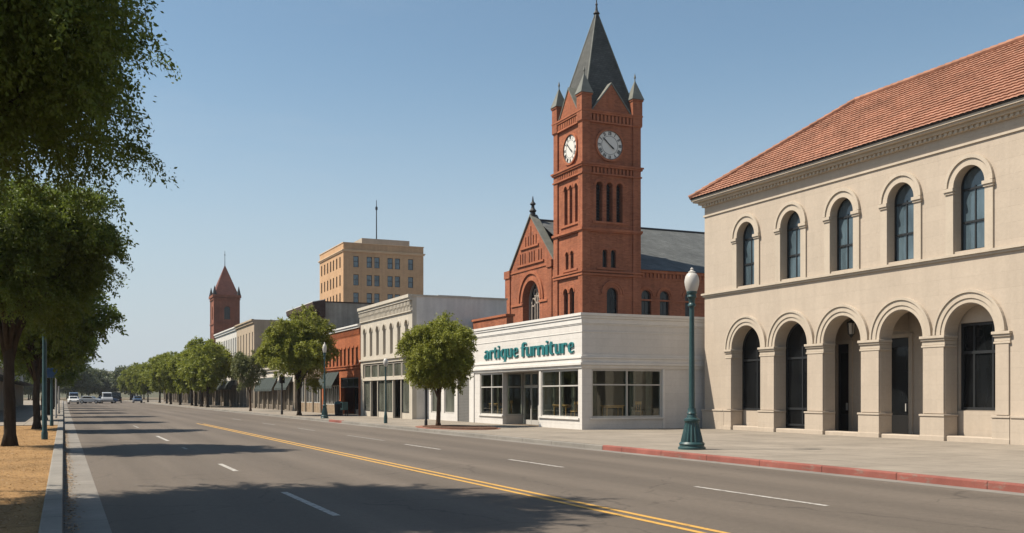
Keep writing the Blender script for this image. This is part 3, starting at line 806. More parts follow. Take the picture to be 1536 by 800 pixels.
# recessed entry
en = MB()
en.box(SX + 0.23, SX + 1.25, 49.17, 49.32, Z, 0.62)
en.box(SX + 0.23, SX + 1.3, 44.52, 44.65, Z, 3.0)
en.box(SX + 0.23, SX + 1.3, 44.66, 49.3, 2.93, 3.04)
en.box(SX + 1.21, SX + 1.3, 44.66, 47.1, Z, 0.3)
en.build('entry_wall', M['pale_sill'], store)
big_window(Face('S', 49.18), SX + 0.24, SX + 1.2, 0.63, 2.91, 0.05, 1, (2.16,))
FD = Face('W', SX + 1.2)
dm = MB()
for s in (47.15, 48.05, 48.95):
    dm.fbox(FD, s - 0.045, s + 0.045, Z, 2.9, -0.04, 0.06)
dm.fbox(FD, 47.15, 48.95, 2.10, 2.26, -0.04, 0.06); dm.fbox(FD, 47.15, 48.95, 2.84, 2.91, -0.04, 0.06); dm.fbox(FD, 47.15, 48.95, Z, 0.40, -0.03, 0.05)
dr = dm.build('door', M['alu'], store)
MB().fbox(FD, 47.16, 48.94, 0.41, 2.85, 0.0, 0.01).build('glass', M['glass'], dr)
for s in (47.97, 48.13): MB().tube([FD.p(s, 1.0, -0.09), FD.p(s, 1.45, -0.09)], [0.016, 0.016], 6).build('handle', M['iron'], dr)
big_window(FD, 44.68, 47.1, 0.31, 2.91, 0.0, 2, (2.16,))
# plain end of the store: shutter and two windows
MB().fbox(FS, 54.0, 55.9, Z, 2.71, 0.08, 0.13).build('roller_shutter', M['shutter'], store)
window(store, FS, 56.41, 58.19, 0.61, 2.71, 0.1, False, 'alu', 'pale_pane', (), (), 0.07, name='shop_window')
window(store, FS, 58.71, 60.59, 0.61, 2.71, 0.1, False, 'alu', 'pale_pane', (), (), 0.07, name='shop_window')
pq = MB(); pq.box(SX - 0.06, SX - 0.002, 53.15, 53.6, Z, 2.965); pq.build('pilaster', M['white_trim'], store)
# curtains in the show windows
def curtain(F, s, z0, z1, d, w_):
    c = MB(); n = 14
    A = [F.p(s + w_*i/n, z0, d + 0.045*math.sin(i*1.9)) for i in range(n+1)]; B = [(p_[0], p_[1], z1) for p_ in A]
    for i in range(n): c.face([A[i], A[i+1], B[i+1], B[i]])
    return c
for F, ss in ((FS, (40.65, 41.9, 43.05, 44.0, 49.5, 50.9, 51.7)), (FSS, (22.2, 24.3, 25.2))):
    for s in ss: curtain(F, s, 0.2, 3.1, 0.55, 0.34).build('curtain', M['curtain'], store)

# ---- the sign: hand-cut letters as strokes of varying width
GLY = {
 'n': (0.80, [[(.14,0,.26),(.14,1,.26)], [(.2,.68,.05),(.36,.93,.12),(.56,.92,.2),(.66,.7,.26),(.66,0,.26)]]),
 'u': (0.80, [[(.66,0,.26),(.66,1,.26)], [(.14,1,.26),(.14,.35,.26),(.22,.09,.2),(.40,.06,.12),(.58,.3,.05)]]),
 'r': (0.62, [[(.14,0,.26),(.14,1,.26)], [(.2,.66,.05),(.34,.93,.12),(.5,.9,.2),(.56,.76,.12)]]),
 'i': (0.30, [[(.15,0,.26),(.15,1,.26)], [(.05,1.28,.03),(.16,1.3,.24),(.27,1.32,.03)]]),
 't': (0.55, [[(.24,1.28,.10),(.22,1.05,.24),(.22,.28,.26),(.3,.07,.2),(.5,.08,.07)], [(.0,.93,.1),(.52,.97,.1)]]),
 'f': (0.62, [[(.24,0,.26),(.24,1.1,.26),(.32,1.38,.2),(.48,1.44,.13),(.6,1.3,.15)], [(.0,.93,.1),(.55,.97,.1)]]),
 'a': (0.70, [[(.1,.78,.13),(.3,.96,.12),(.5,.88,.2),(.56,.65,.25),(.56,0,.25)], [(.5,.6,.06),(.22,.45,.18),(.14,.23,.25),(.24,.05,.13),(.5,.2,.05)]]),
 'q': (0.78, [[(.6,.9,.07),(.36,.96,.12),(.15,.7,.25),(.15,.3,.25),(.32,.05,.12),(.56,.22,.05)], [(.64,1,.25),(.64,-.3,.25),(.52,-.46,.15),(.34,-.42,.05)]]),
 'e': (0.74, [[(.16,.5,.08),(.6,.58,.08)], [(.62,.56,.08),(.58,.84,.15),(.4,.97,.1),(.17,.75,.22),(.14,.42,.26),(.24,.12,.2),(.44,.04,.12),(.7,.18,.05)]]),
}
def catmull(P, k=7):
    if len(P) == 2: return P
    out = []
    for i in range(len(P) - 1):
        p0, p1, p2, p3 = P[max(i-1, 0)], P[i], P[i+1], P[min(i+2, len(P)-1)]
        for j in range(k):
            t = j/k
            out.append(tuple(0.5*((2*p1[c]) + (-p0[c]+p2[c])*t + (2*p0[c]-5*p1[c]+4*p2[c]-p3[c])*t*t + (-p0[c]+3*p1[c]-3*p2[c]+p3[c])*t**3) for c in range(3)))
    return out + [P[-1]]
def letter(mb, ch, yl, yr, zb, xh, F, d0, d1):
    wd, strokes = GLY[ch]; sx = (yl - yr)/wd
    for si, st in enumerate(strokes):
        P = catmull(st); L, R = [], []
        for i, (x, z, wv) in enumerate(P):
            a, b = P[max(i-1, 0)], P[min(i+1, len(P)-1)]
            tx, tz = b[0]-a[0], b[1]-a[1]; l = math.hypot(tx, tz) or 1
            nx, nz = -tz/l, tx/l
            L.append((x + nx*wv/2, z + nz*wv/2)); R.append((x - nx*wv/2, z - nz*wv/2))
        dd = d0 - 0.002*si
        for i in range(len(P) - 1):
            q = [L[i], L[i+1], R[i+1], R[i]]
            mb.prism(F, [(yl - x*sx, zb + z*xh) for x, z in q], dd, d1)
spots = [('a',51.62,50.96),('r',50.84,50.22),('t',50.24,49.82),('i',49.76,49.42),('q',49.30,48.58),('u',48.46,47.82),('e',47.70,47.02),
         ('f',46.72,46.06),('u',46.08,45.36),('r',45.28,44.80),('n',44.76,43.94),('i',43.86,43.52),('t',43.46,42.90),('u',42.80,42.18),('r',42.10,41.56),('e',41.44,40.84)]
sg = MB()
for ch, a, b in spots[:7]: letter(sg, ch, a, b, 3.70, 0.485, FS, -0.07, 0.01)
sg.build('sign_lettering', M['teal'], store, label='teal raised letters reading artique')
sg = MB()
for ch, a, b in spots[7:]: letter(sg, ch, a, b, 3.685, 0.485, FS, -0.07, 0.01)
sg.build('sign_lettering', M['teal'], store, label='teal raised letters reading furniture')

# furniture seen through the panes
def chair_at(x, y, rz, label, hgt=0.92):
    t = thing('wooden_chair', label, 'chair', (x, y, 0.502), 'wooden furniture in the show windows', rz)
    MB().box(-0.23, 0.23, -0.22, 0.22, 0.43, 0.475).build('seat', M['wood'], t, bevel=0.01)
    for sx in (-1, 1):
        for sy in (-1, 1):
            MB().tube([(sx*0.21, sy*0.2, 0), (sx*0.19, sy*0.18, 0.43)], [0.018, 0.022], 6).build('leg', M['wood'], t)
    b_ = MB()
    for sx in (-0.2, -0.1, 0, 0.1, 0.2): b_.tube([(sx, 0.2, 0.475), (sx*1.05, 0.26, hgt - 0.06)], [0.014, 0.014], 5)
    b_.box(-0.25, 0.25, 0.235, 0.275, hgt - 0.14, hgt); b_.build('backrest', M['wood'], t)
    return t
MB().box(SX + 0.35, SX + 1.15, 40.6, 44.4, Z + 0.012, 0.5).build('display_platform', M['dark_floor'], store)
MB().box(SX + 0.35, SX + 1.15, 49.5, 52.6, Z + 0.012, 0.5).build('display_platform', M['dark_floor'], store)
MB().box(22.9, 26.2, SY + 0.35, SY + 1.2, Z + 0.014, 0.5).build('display_platform', M['dark_floor'], store)
def table_at(x, y, rz, label, L=1.3, W_=0.8):
    t = thing('wooden_table', label, 'table', (x, y, 0.502), 'wooden furniture in the show windows', rz)
    MB().box(-L/2, L/2, -W_/2, W_/2, 0.71, 0.75).build('tabletop', M['wood'], t, bevel=0.01)
    MB().box(-L/2 + 0.1, L/2 - 0.1, -W_/2 + 0.08, W_/2 - 0.08, 0.62, 0.705).build('apron', M['wood'], t)
    for sx in (-1, 1):
        for sy in (-1, 1):
            MB().tube([(sx*(L/2 - 0.08), sy*(W_/2 - 0.08), 0), (sx*(L/2 - 0.08), sy*(W_/2 - 0.08), 0.71)], [0.025, 0.035], 6).build('leg', M['wood'], t)
    return t
table_at(22.25, 43.4, math.pi/2, 'honey wood table behind the street window right of the shop door', 1.4, 0.6)
chair_at(22.15, 41.9, math.pi, 'wooden chair in the right street window, left of the sideways chair')
chair_at(22.2, 41.15, math.pi/2, 'wooden chair turned sideways beside the store corner window post')
table_at(22.25, 51.6, math.pi/2, 'honey wood table in the left show window beside the round tree', 1.3, 0.6)
chair_at(22.2, 50.2, math.pi, 'wooden chair in the left show window next to the shop entry')
table_at(23.55, 40.95, 0, 'honey wood table behind the shaded side window of the corner store', 1.0, 0.6)
chair_at(24.9, 40.95, 2.4, 'wooden chair alone in the right half of the shaded side window')

# ================================================================== BRICK CHURCH WITH CLOCK TOWER
TX, TY, TW, TL = 40.0, 74.52, 5.45, 5.15
TX1, TY1 = TX + TW, TY + TL
church = thing('brick_church', 'red brick church with tall clock tower, slate spire and street gable', 'church')
FTW, FTS = Face('W', TX), Face('S', TY)
tw = MB()
Sx = lambda v: v
TC = TX + TW/2
# lower storeys
tw.band(FTW, TY, TY1, 0, 12.2, [(76.12, 76.92, 7.6, 10.55, 'arch'), (77.28, 78.04, 7.6, 10.55, 'arch')], 0.5)
tw.band(FTS, TX + 0.5, TX1, 0, 12.2, [(42.3, 43.4, 7.6, 10.35, 'arch')], 0.5)
tw.band(FTW, TY, TY1, 12.2, 15.65, [(76.24, 76.78, 12.62, 13.85, 'arch'), (77.18, 77.72, 12.62, 13.85, 'arch')], 0.4)
tw.band(FTS, TX + 0.4, TX1, 12.2, 15.65, [(41.88, 42.36, 12.6, 13.88, 'arch'), (42.70, 43.22, 12.6, 13.88, 'arch')], 0.4)
tw.band(FTW, TY, TY1, 15.65, 20.5, [(75.46, 75.96, 16.5, 19.55, 'arch'), (76.46, 76.98, 16.5, 19.55, 'arch'), (77.34, 77.96, 16.5, 19.55, 'arch')], 0.7)
tw.band(FTS, TX + 0.7, TX1, 15.65, 20.5, [(41.26, 41.88, 16.5, 19.55, 'arch'), (42.26, 42.88, 16.5, 19.55, 'arch'), (43.24, 43.86, 16.5, 19.55, 'arch')], 0.7)
tw.box(TX + 0.01, TX1, TY + 0.01, TY1, 20.5, 25.6)
tw.box(TX1 - 0.3, TX1 - 0.005, TY + 0.72, TY1, 0, 20.49); tw.box(TX + 0.75, TX1 - 0.3, TY1 - 0.3, TY1 - 0.005, 0, 20.49)
tw.box(TX + 2.1, TX1 - 0.4, TY + 2.1, TY1 - 0.4, 0.1, 20.4)
# clasping corner buttresses
for bx, by in ((TX - 0.14, TY - 0.14), (TX1 - 0.62, TY - 0.14), (TX - 0.14, TY1 - 0.62), (TX1 - 0.62, TY1 - 0.62)):
    tw.box(bx, bx + 0.76, by, by + 0.76, 0, 24.9)
tw.build('tower_wall', M['church_brick'], church)
# dark belfry louvres behind openings
lv = MB()
for F, S in ((FTW, (75.71, 76.72, 77.65)), (FTS, (41.57, 42.57, 43.55))):
    for s in S:
        lv.fbox(F, s - 0.34, s + 0.34, 16.45, 19.9, 0.62, 0.66)
        for i in range(12): lv.prism(F, [(s - 0.3, 16.55 + i*0.27), (s + 0.3, 16.55 + i*0.27), (s + 0.3, 16.62 + i*0.27), (s - 0.3, 16.62 + i*0.27)], 0.5, 0.61)
lv.build('belfry_louvre', M['iron'], church)
for F, a, b, z0, zt in ((FTS, 42.3, 43.4, 7.6, 10.35), (FTW, 76.12, 76.92, 7.6, 10.55), (FTW, 77.28, 78.04, 7.6, 10.55),
                        (FTS, 41.88, 42.36, 12.6, 13.88), (FTS, 42.70, 43.22, 12.6, 13.88), (FTW, 76.24, 76.78, 12.62, 13.85), (FTW, 77.18, 77.72, 12.62, 13.85)):
    window(church, F, a - 0.01, b + 0.01, z0, zt, 0.3, True, 'dark_frame', 'black_pane', (0.5,) if b - a > 0.7 else (), (), 0.05)
tr = MB()
def ring_band(z0, z1, pj):
    tr.box(TX - pj, TX1 + pj, TY - pj, TY + 0.02, z0, z1); tr.box(TX - pj, TX + 0.02, TY + 0.02, TY1 + pj, z0, z1); tr.box(TX1 - 0.02, TX1 + pj, TY + 0.02, TY1 + pj, z0, z1); tr.box(TX + 0.02, TX1 - 0.02, TY1 - 0.02, TY1 + pj, z0, z1)
for z0, z1, pj in ((11.86, 12.02, 0.2), (12.12, 12.26, 0.24), (15.56, 15.66, 0.2), (15.665, 15.86, 0.27), (20.42, 20.55, 0.22), (21.05, 21.2, 0.26), (21.205, 21.34, 0.34), (24.82, 24.95, 0.2), (25.55, 25.7, 0.22), (25.705, 25.82, 0.28)):
    ring_band(z0, z1, pj)
for z0, z1 in ((20.56, 21.04), (24.96, 25.54)):
    for i in range(12):
        s = TY + 0.55 + i*(TL - 1.1)/12; tr.box(TX - 0.15, TX + 0.02, s, s + 0.18, z0, z1)
        s = TX + 0.55 + i*(TW - 1.1)/12; tr.box(s, s + 0.18, TY - 0.15, TY + 0.02, z0, z1)
for F, ss, sp in ((FTW, ((75.71, .25), (76.72, .26), (77.65, .31)), 19.55), (FTS, ((41.57, .31), (42.57, .31), (43.55, .31)), 19.55)):
    for s, r in ss: tr.arch_ring(F, s, sp, r + 0.01, r + 0.2, -0.07, 0.02, 12)
tr.arch_ring(FTS, 42.85, 10.35, 0.75, 0.95, -0.07, 0.02, 16); tr.arch_ring(FTS, 42.85, 10.35, 0.97, 1.12, -0.12, 0.02, 16)
for s in (76.52, 77.66): tr.arch_ring(FTW, s, 10.55, 0.42, 0.56, -0.07, 0.02, 14)
for F, ss in ((FTW, (76.51, 77.45)), (FTS, (42.12, 42.96))):
    for s in ss: tr.arch_ring(F, s, 13.87, 0.28, 0.4, -0.05, 0.02, 12)
for F, a, b in ((FTW, 75.1, 78.6), (FTS, 40.9, 44.5)):
    tr.fbox(F, a, b, 16.3, 16.48, -0.1, 0.02); tr.fbox(F, a + 0.4, b - 0.4, 12.4, 12.55, -0.08, 0.02)
    for i in range(4):
        pass
tr.build('string_course', M['church_trim'], church)
# clock faces
def clock(F, sc_, zc, R, flip):
    """flip = -1 when s runs to the viewer's left (west wall)"""
    f_ = MB(); f_.arch_ring(F, sc_, zc, R, R + 0.16, -0.16, 0.02, 40, 0, 2*math.pi)
    rim = None
    di = MB(); di.prism(F, [(sc_ + R*math.cos(2*math.pi*i/40), zc + R*math.sin(2*math.pi*i/40)) for i in range(40)], -0.06, 0.0)
    dial = di.build('clock_dial', M['clock_white'], church)
    f_.build('rim', M['church_trim'], dial)
    nm = MB()
    def bar(ang, r0, r1, off, w0, tilt=0.0, d=-0.075):
        ca, sa = math.sin(ang), math.cos(ang)
        def P(r, o): return (sc_ + flip*(r*ca + o*sa), zc + r*sa - o*ca)
        nm.prism(F, [P(r0, off - tilt - w0), P(r0, off - tilt + w0), P(r1, off + tilt + w0), P(r1, off + tilt - w0)], d, -0.055)
    NUM = ['XII','I','II','III','IIII','V','VI','VII','VIII','IX','X','XI']
    for h_, tx in enumerate(NUM):
        ang = 2*math.pi*h_/12; wd = {'I': 0.085, 'V': 0.15, 'X': 0.16}
        tot = sum(wd[c] for c in tx); o_ = -tot/2
        for c in tx:
            m_ = o_ + wd[c]/2
            if c == 'I': bar(ang, R*0.70, R*0.93, m_, 0.026)
            elif c == 'V': bar(ang, R*0.70, R*0.93, m_ - 0.03, 0.026, -0.03); bar(ang, R*0.70, R*0.93, m_ + 0.03, 0.014, 0.03, -0.077)
            else: bar(ang, R*0.70, R*0.93, m_, 0.026, 0.045); bar(ang, R*0.70, R*0.93, m_, 0.014, -0.045, -0.077)
            o_ += wd[c]
    nm.arch_ring(F, sc_, zc, R*0.955, R*0.985, -0.07, -0.055, 40, 0, 2*math.pi); nm.arch_ring(F, sc_, zc, R*0.62, R*0.645, -0.07, -0.055, 40, 0, 2*math.pi)
    nm.build('numeral_ring', M['iron'], dial)
    for ang, L, w0 in ((math.radians(312), R*0.80, 0.06), (math.radians(128), R*0.45, 0.075)):
        hd = MB(); ca, sa = math.sin(ang), math.cos(ang)
        def P(r, o): return (sc_ + flip*(r*ca + o*sa), zc + r*sa - o*ca)
        dd = -0.10 if L > R*0.6 else -0.115
        hd.prism(F, [P(-0.1, -w0*0.6), P(-0.1, w0*0.6), P(L*0.7, w0), P(L, 0), P(L*0.7, -w0)], dd - 0.012, dd)
        hd.build('clock_hand', M['iron'], dial)
clock(FTS, 42.55, 23.02, 1.24, 1); clock(FTW, 76.72, 22.95, 1.22, -1)
# corner turrets with cones
for i, (bx, by) in enumerate(((TX + 0.22, TY + 0.22), (TX1 - 0.24, TY + 0.22), (TX + 0.22, TY1 - 0.24), (TX1 - 0.24, TY1 - 0.24))):
    t_ = MB(); t_.box(bx - 0.47, bx + 0.47, by - 0.47, by + 0.47, 24.9, 27.05); t_.box(bx - 0.54, bx + 0.54, by - 0.54, by + 0.54, 27.05, 27.2)
    pb = t_.build('pinnacle', M['church_brick'], church)
    c_ = MB(); zb, zt = 27.2, 28.9; a = 0.6
    for p1, p2 in (((-a,-a),(a,-a)), ((a,-a),(a,a)), ((a,a),(-a,a)), ((-a,a),(-a,-a))):
        c_.face([(bx + p1[0], by + p1[1], zb + 0.002), (bx + p2[0], by + p2[1], zb + 0.002), (bx + p2[0]*0.06, by + p2[1]*0.06, zt), (bx + p1[0]*0.06, by + p1[1]*0.06, zt)])
    c_.tube([(bx, by, zt - 0.2), (bx, by, zt + 0.2), (bx, by, zt + 0.3), (bx, by, zt + 0.65)], [0.05, 0.05, 0.1, 0.02], 6)
    c_.build('cap', M['copper'], pb)
# gablets
def gablet(F, a, b, z0, zt, wnd):
    m = (a + b)/2
    g_ = MB(); g_.prism(F, [(a, z0), (b, z0), (m, zt)], -0.03, 0.45); go = g_.build('gablet', M['church_brick'], church)
    e = MB()
    for q0, q1 in (((a - 0.06, z0 - 0.05), (m, zt + 0.02)), ((b + 0.06, z0 - 0.05), (m, zt + 0.02))):
        e.prism(F, [q0, q1, (q1[0], q1[1] + 0.16), (q0[0], q0[1] + 0.16)], -0.1, 1.4)
    e.build('coping', M['copper'], go)
    n_ = MB()
    for s, w_ in wnd: n_.fbox(F, s - w_, s + w_, z0 + 0.35, z0 + 1.1, -0.035, -0.031 + 0.02)
    n_.build('slit_panel', M['church_trim'], go)
gablet(FTS, TX + 0.85, TX1 - 0.85, 25.83, 28.25, ((42.72, 0.28),)); gablet(FTW, TY + 0.8, TY1 - 0.8, 25.83, 28.2, ((76.9, 0.13), (77.35, 0.13)))
# spire: slightly bell-cast pyramid
CX, CY = TX + TW/2, TY + TL/2
sp = MB()
prof = [(2.62, 25.75), (2.18, 27.4), (0.12, 35.05)]
for (r0, z0), (r1, z1) in zip(prof[:-1], prof[1:]):
    for p1, p2 in (((-1,-1),(1,-1)), ((1,-1),(1,1)), ((1,1),(-1,1)), ((-1,1),(-1,-1))):
        sp.face([(CX + p1[0]*r0, CY + p1[1]*r0*0.96, z0), (CX + p2[0]*r0, CY + p2[1]*r0*0.96, z0), (CX + p2[0]*r1, CY + p2[1]*r1*0.96, z1), (CX + p1[0]*r1, CY + p1[1]*r1*0.96, z1)])
spo = sp.build('spire', M['spire_slate'], church)
hp = MB()
for sx, sy in ((-1,-1),(1,-1),(1,1),(-1,1)):
    hp.tube([(CX + sx*r, CY + sy*r*0.96, z + 0.02) for r, z in prof], [0.08, 0.07, 0.05], 6)
hp.build('hip_flashing', M['copper'], spo)
fi = MB(); fi.lathe([(0.22, 34.7), (0.2, 35.1), (0.3, 35.2), (0.13, 35.45), (0.07, 35.9), (0.12, 36.0), (0.05, 36.15), (0.03, 36.75)], CX, CY, 10)
fi.build('finial', M['iron'], church)
# street gable
GX = 40.3; FG = Face('W', GX)
ga, gb, gm, gz = 80.6, 90.1, 85.45, 13.9
gw = MB()
gw.band(FG, ga, gb, 0, 13.9, [(83.6, 87.3, 6.0, 10.65, 'arch')], 0.9, 24)
gw.prism(FG, [(ga, 13.9), (gb, 13.9), (gm, 18.6)], 0.0, 0.6)
gw.box(GX - 0.12, GX + 1.0, gb, gb + 1.15, 0, 13.75); gw.box(GX - 0.2, GX + 1.1, gb - 0.08, gb + 1.25, 13.2, 13.95)
gw.box(GX - 0.1, GX + 0.3, 80.9, 81.7, 0, 13.3); gw.box(GX - 0.2, GX + 0.3, 80.75, 81.85, 13.3, 13.95)
go = gw.build('gable_wall', M['church_brick'], church)
gt = MB()
gt.arch_ring(FG, 85.45, 10.65, 1.87, 2.2, -0.06, 0.02, 28); gt.arch_ring(FG, 85.45, 10.65, 2.5, 2.78, -0.13, 0.02, 28)
gt.fbox(FG, 87.35, 89.9, 10.3, 10.5, -0.1, 0.02); gt.fbox(FG, 81.8, 83.55, 10.3, 10.5, -0.1, 0.02)
gt.fbox(FG, 82.6, 88.5, 14.02, 14.2, -0.13, 0.02); gt.fbox(FG, 83.7, 87.7, 15.62, 15.8, -0.13, 0.02); gt.fbox(FG, 81.8, 90.0, 13.55, 13.68, -0.08, 0.02)
for s in (83.2, 83.75, 84.7, 85.25, 85.8, 86.75, 87.3, 87.8): gt.fbox(FG, s - 0.06, s + 0.06, 14.2, 15.25, -0.09, 0.02)
for s in (84.3, 84.9, 85.45, 86.0, 86.6): gt.fbox(FG, s - 0.06, s + 0.06, 15.8, 16.75 + (0.9 if abs(s - 85.45) < 0.1 else 0), -0.09, 0.02)
gt.build('gable_trim', M['church_trim'], go)
gp = MB()
for a, b, z0, z1 in ((83.3, 83.68, 14.25, 15.2), (84.78, 85.18, 14.25, 15.2), (85.32, 85.72, 14.25, 15.2), (86.83, 87.22, 14.25, 15.2), (84.98, 85.38, 15.85, 17.1), (85.52, 85.92, 15.85, 17.1)):
    gp.fbox(FG, a, b, z0, z1, -0.012, 0.02)
gp.build('slit_panel', M['dark_tower'], go)
rk = MB()
for s0, s1 in ((ga - 0.15, gm), (gb + 0.15, gm)):
    rk.prism(FG, [(s0, 13.84), (s1, 18.62), (s1, 18.78), (s0, 13.99)], -0.14, 0.65)
rk.build('gable_coping', M['copper'], go)
fi = MB(); fi.lathe([(0.28, 18.6), (0.24, 18.95), (0.36, 19.1), (0.18, 19.35), (0.14, 19.6), (0.3, 19.75), (0.1, 20.0), (0.03, 20.5)], GX + 0.2, gm, 10); fi.build('gable_finial', M['iron'], church)
# great window with tracery
tw_ = MB()
for s in (84.25, 84.95, 85.45, 85.95, 86.65): tw_.fbox(FG, s - 0.06, s + 0.06, 6.0, 10.6 + (0.5 if abs(s - 85.45) < 0.6 else 0), 0.66, 0.8)
for s, z, r in ((84.55, 10.55, 0.42), (85.45, 10.75, 0.42), (86.35, 10.55, 0.42), (85.0, 11.45, 0.36), (85.9, 11.45, 0.36), (85.45, 12.0, 0.3)): tw_.arch_ring(FG, s, z, r - 0.08, r, 0.66, 0.8, 18, 0, 2*math.pi)
tw_.arch_ring(FG, 85.45, 10.65, 1.7, 1.86, 0.65, 0.82, 24); tw_.fbox(FG, 83.61, 83.77, 6, 10.65, 0.65, 0.82); tw_.fbox(FG, 87.13, 87.29, 6, 10.65, 0.65, 0.82)
two = tw_.build('traceried_window', M['tracery'], church)
gg = MB(); gg.prism(FG, [(83.6, 6.0), (87.3, 6.0)] + [(85.45 + 1.85*math.cos(math.pi*i/24), 10.65 + 1.85*math.sin(math.pi*i/24)) for i in range(25)], 0.86, 0.88); gg.build('glass', M['black_pane'], two)
# nave
NX0, NX1, NYS, NYN = 41.0, 68.0, 75.5, 91.2
FN = Face('S', NYS)
nv = MB()
nv.band(FN, TX1 + 0.005, NX1, 0, 12.65, [(46.34, 47.34, 7.6, 10.45, 'arch'), (48.24, 49.24, 7.6, 10.45, 'arch'), (50.9, 51.9, 7.6, 10.45, 'arch'), (53.2, 54.2, 7.6, 10.45, 'arch'), (55.6, 56.6, 7.6, 10.45, 'arch')], 0.5)
nv.box(GX + 0.9, NX1, NYN - 0.4, NYN, 0, 13.4); nv.box(NX1 - 0.4, NX1 - 0.01, NYS + 0.5, NYN - 0.4, 0, 12.6)
nv.build('nave_wall', M['church_brick'], church)
for a in (46.34, 48.24, 50.9, 53.2, 55.6): window(church, FN, a - 0.01, a + 1.01, 7.6, 10.45, 0.28, True, 'dark_frame', 'shop_pane', (0.5,), (), 0.06)
nt = MB()
for a in (46.84, 48.74, 51.4, 53.7, 56.1): nt.arch_ring(FN, a, 10.45, 0.62, 0.84, -0.08, 0.02, 16)
nt.fbox(FN, TX1 + 0.02, NX1, 10.0, 10.14, -0.06, 0.02); nt.fbox(FN, TX1 + 0.02, NX1, 12.45, 12.7, -0.22, 0.02); nt.fbox(FN, TX1 + 0.02, NX1, 11.95, 12.05, -0.08, 0.02)
for i in range(56): nt.fbox(FN, TX1 + 0.1 + i*0.4, TX1 + 0.28 + i*0.4, 12.06, 12.44, -0.13, 0.02)
nt.build('corbel_course', M['church_trim'], church)
nr = MB(); rz, ry = 18.25, 85.45
nr.face([(GX + 0.6, NYS - 0.35, 12.7), (NX1 + 0.3, NYS - 0.35, 12.7), (NX1 + 0.3, ry, rz), (GX + 0.6, ry, rz)])
nr.face([(GX + 0.6, NYN + 0.3, 13.6), (NX1 + 0.3, NYN + 0.3, 13.6), (NX1 + 0.3, ry, rz), (GX + 0.6, ry, rz)][::-1])
nr.face([(NX1, NYS, 12.65), (NX1, NYN, 13.5), (NX1, ry, rz - 0.05)])
nro = nr.build('nave_roof', M['slate'], church)
MB().tube([(GX + 0.6, ry, rz + 0.02), (NX1 + 0.3, ry, rz + 0.02)], [0.13, 0.13], 8).build('ridge', M['iron'], nro)

# low brick annexe between store and church
an = thing('brick_wall', 'low red brick wall peeping over the white store left of the church', 'wall')
MB().box(24.5, 24.95, 55.4, 60.9, 0, 6.5).build('masonry', M['church_brick'], an)
MB().box(24.42, 25.03, 55.34, 60.96, 6.503, 6.64).build('coping', M['church_trim'], an)

# ================================================================== STREET ROW
RX = 20.5; FR = Face('W', RX)
# cream two-storey building
cr = thing('cream_building', 'cream two storey building with tall arched windows and dentil cornice', 'building')
cy0, cy1, cxe = 61.4, 73.6, 27.15
UW = [62.55 + i*1.66 for i in range(7)]
w = MB()
w.band(FR, cy0, cy1, Z - 0.05, 4.25, [(62.0, 73.0, Z - 0.05, 4.0, 'rect')], 0.3)
w.band(FR, cy0, cy1, 4.25, 8.1, [(s - 0.33, s + 0.33, 4.55, 6.3, 'arch') for s in UW], 0.3, 12)
w.build('front_wall', M['cream'], cr)
w = MB()
w.band(Face('S', cy0), RX + 0.3, cxe, 0, 8.1, [], 0.3); w.band(Face('N', cy1), RX + 0.3, cxe, 0, 8.1, [], 0.3); w.box(cxe - 0.3, cxe - 0.005, cy0 + 0.31, cy1 - 0.31, 0, 8.1)
w.build('side_wall', M['cream_side'], cr)
MB().box(RX + 0.31, cxe - 0.31, cy0 + 0.31, cy1 - 0.31, 7.5, 7.7).build('roof', M['flat_roof'], cr)
MB().box(23.0, 25.4, 63.4, 66.6, 7.7, 8.45).build('roof_hatch', M['cream_side'], cr)
cornice(cr, RX, cxe, cy0, cy1, [(4.22, 4.34, 0.10), (8.1, 8.2, 0.06)], 'cream', 'string_course')
cc = MB()
cc.box(RX - 0.1, RX - 0.002, cy0, cy1, 7.12, 7.2); cc.box(RX - 0.2, RX - 0.002, cy0 - 0.01, cy1, 7.84, 8.0); cc.box(RX - 0.28, RX - 0.002, cy0 - 0.02, cy1, 8.005, 8.22); cc.box(RX - 0.08, RX - 0.002, cy0, cy1, 7.48, 7.53)
for i in range(40):
    y = cy0 + 0.15 + i*0.305
    cc.box(RX - 0.15, RX - 0.002, y, y + 0.15, 7.54, 7.83); cc.box(RX - 0.09, RX - 0.002, y, y + 0.15, 7.22, 7.47)
cc.build('dentil_cornice', M['cream'], cr)
for s in UW:
    window(cr, FR, s - 0.34, s + 0.34, 4.56, 6.3, 0.2, True, 'cream', 'old_render_and_shade', (), (), 0.05)  # recess shade painted in as a darker infill colour
hm = MB()
for s in UW: hm.arch_ring(FR, s, 6.3, 0.35, 0.47, -0.05, 0.02, 12)
hm.build('window_hood', M['cream'], cr)
for i in range(6):
    a, b = 62.05 + i*1.82, 62.05 + (i+1)*1.82
    window(cr, FR, a, b - 0.12, 2.95, 3.95, 0.12, False, 'cream', 'pale_pane', (), (), 0.07, name='transom_window')
sf = MB(); sf.fbox(FR, 62.0, 73.0, 2.76, 2.94, -0.03, 0.2)
for i in range(7):
    s = 62.0 + i*1.82; sf.fbox(FR, min(s, 72.9) - 0.06, min(s, 72.9) + 0.06, Z, 2.759, 0.02, 0.18)
sf.build('shopfront_frame', M['cream'], cr)
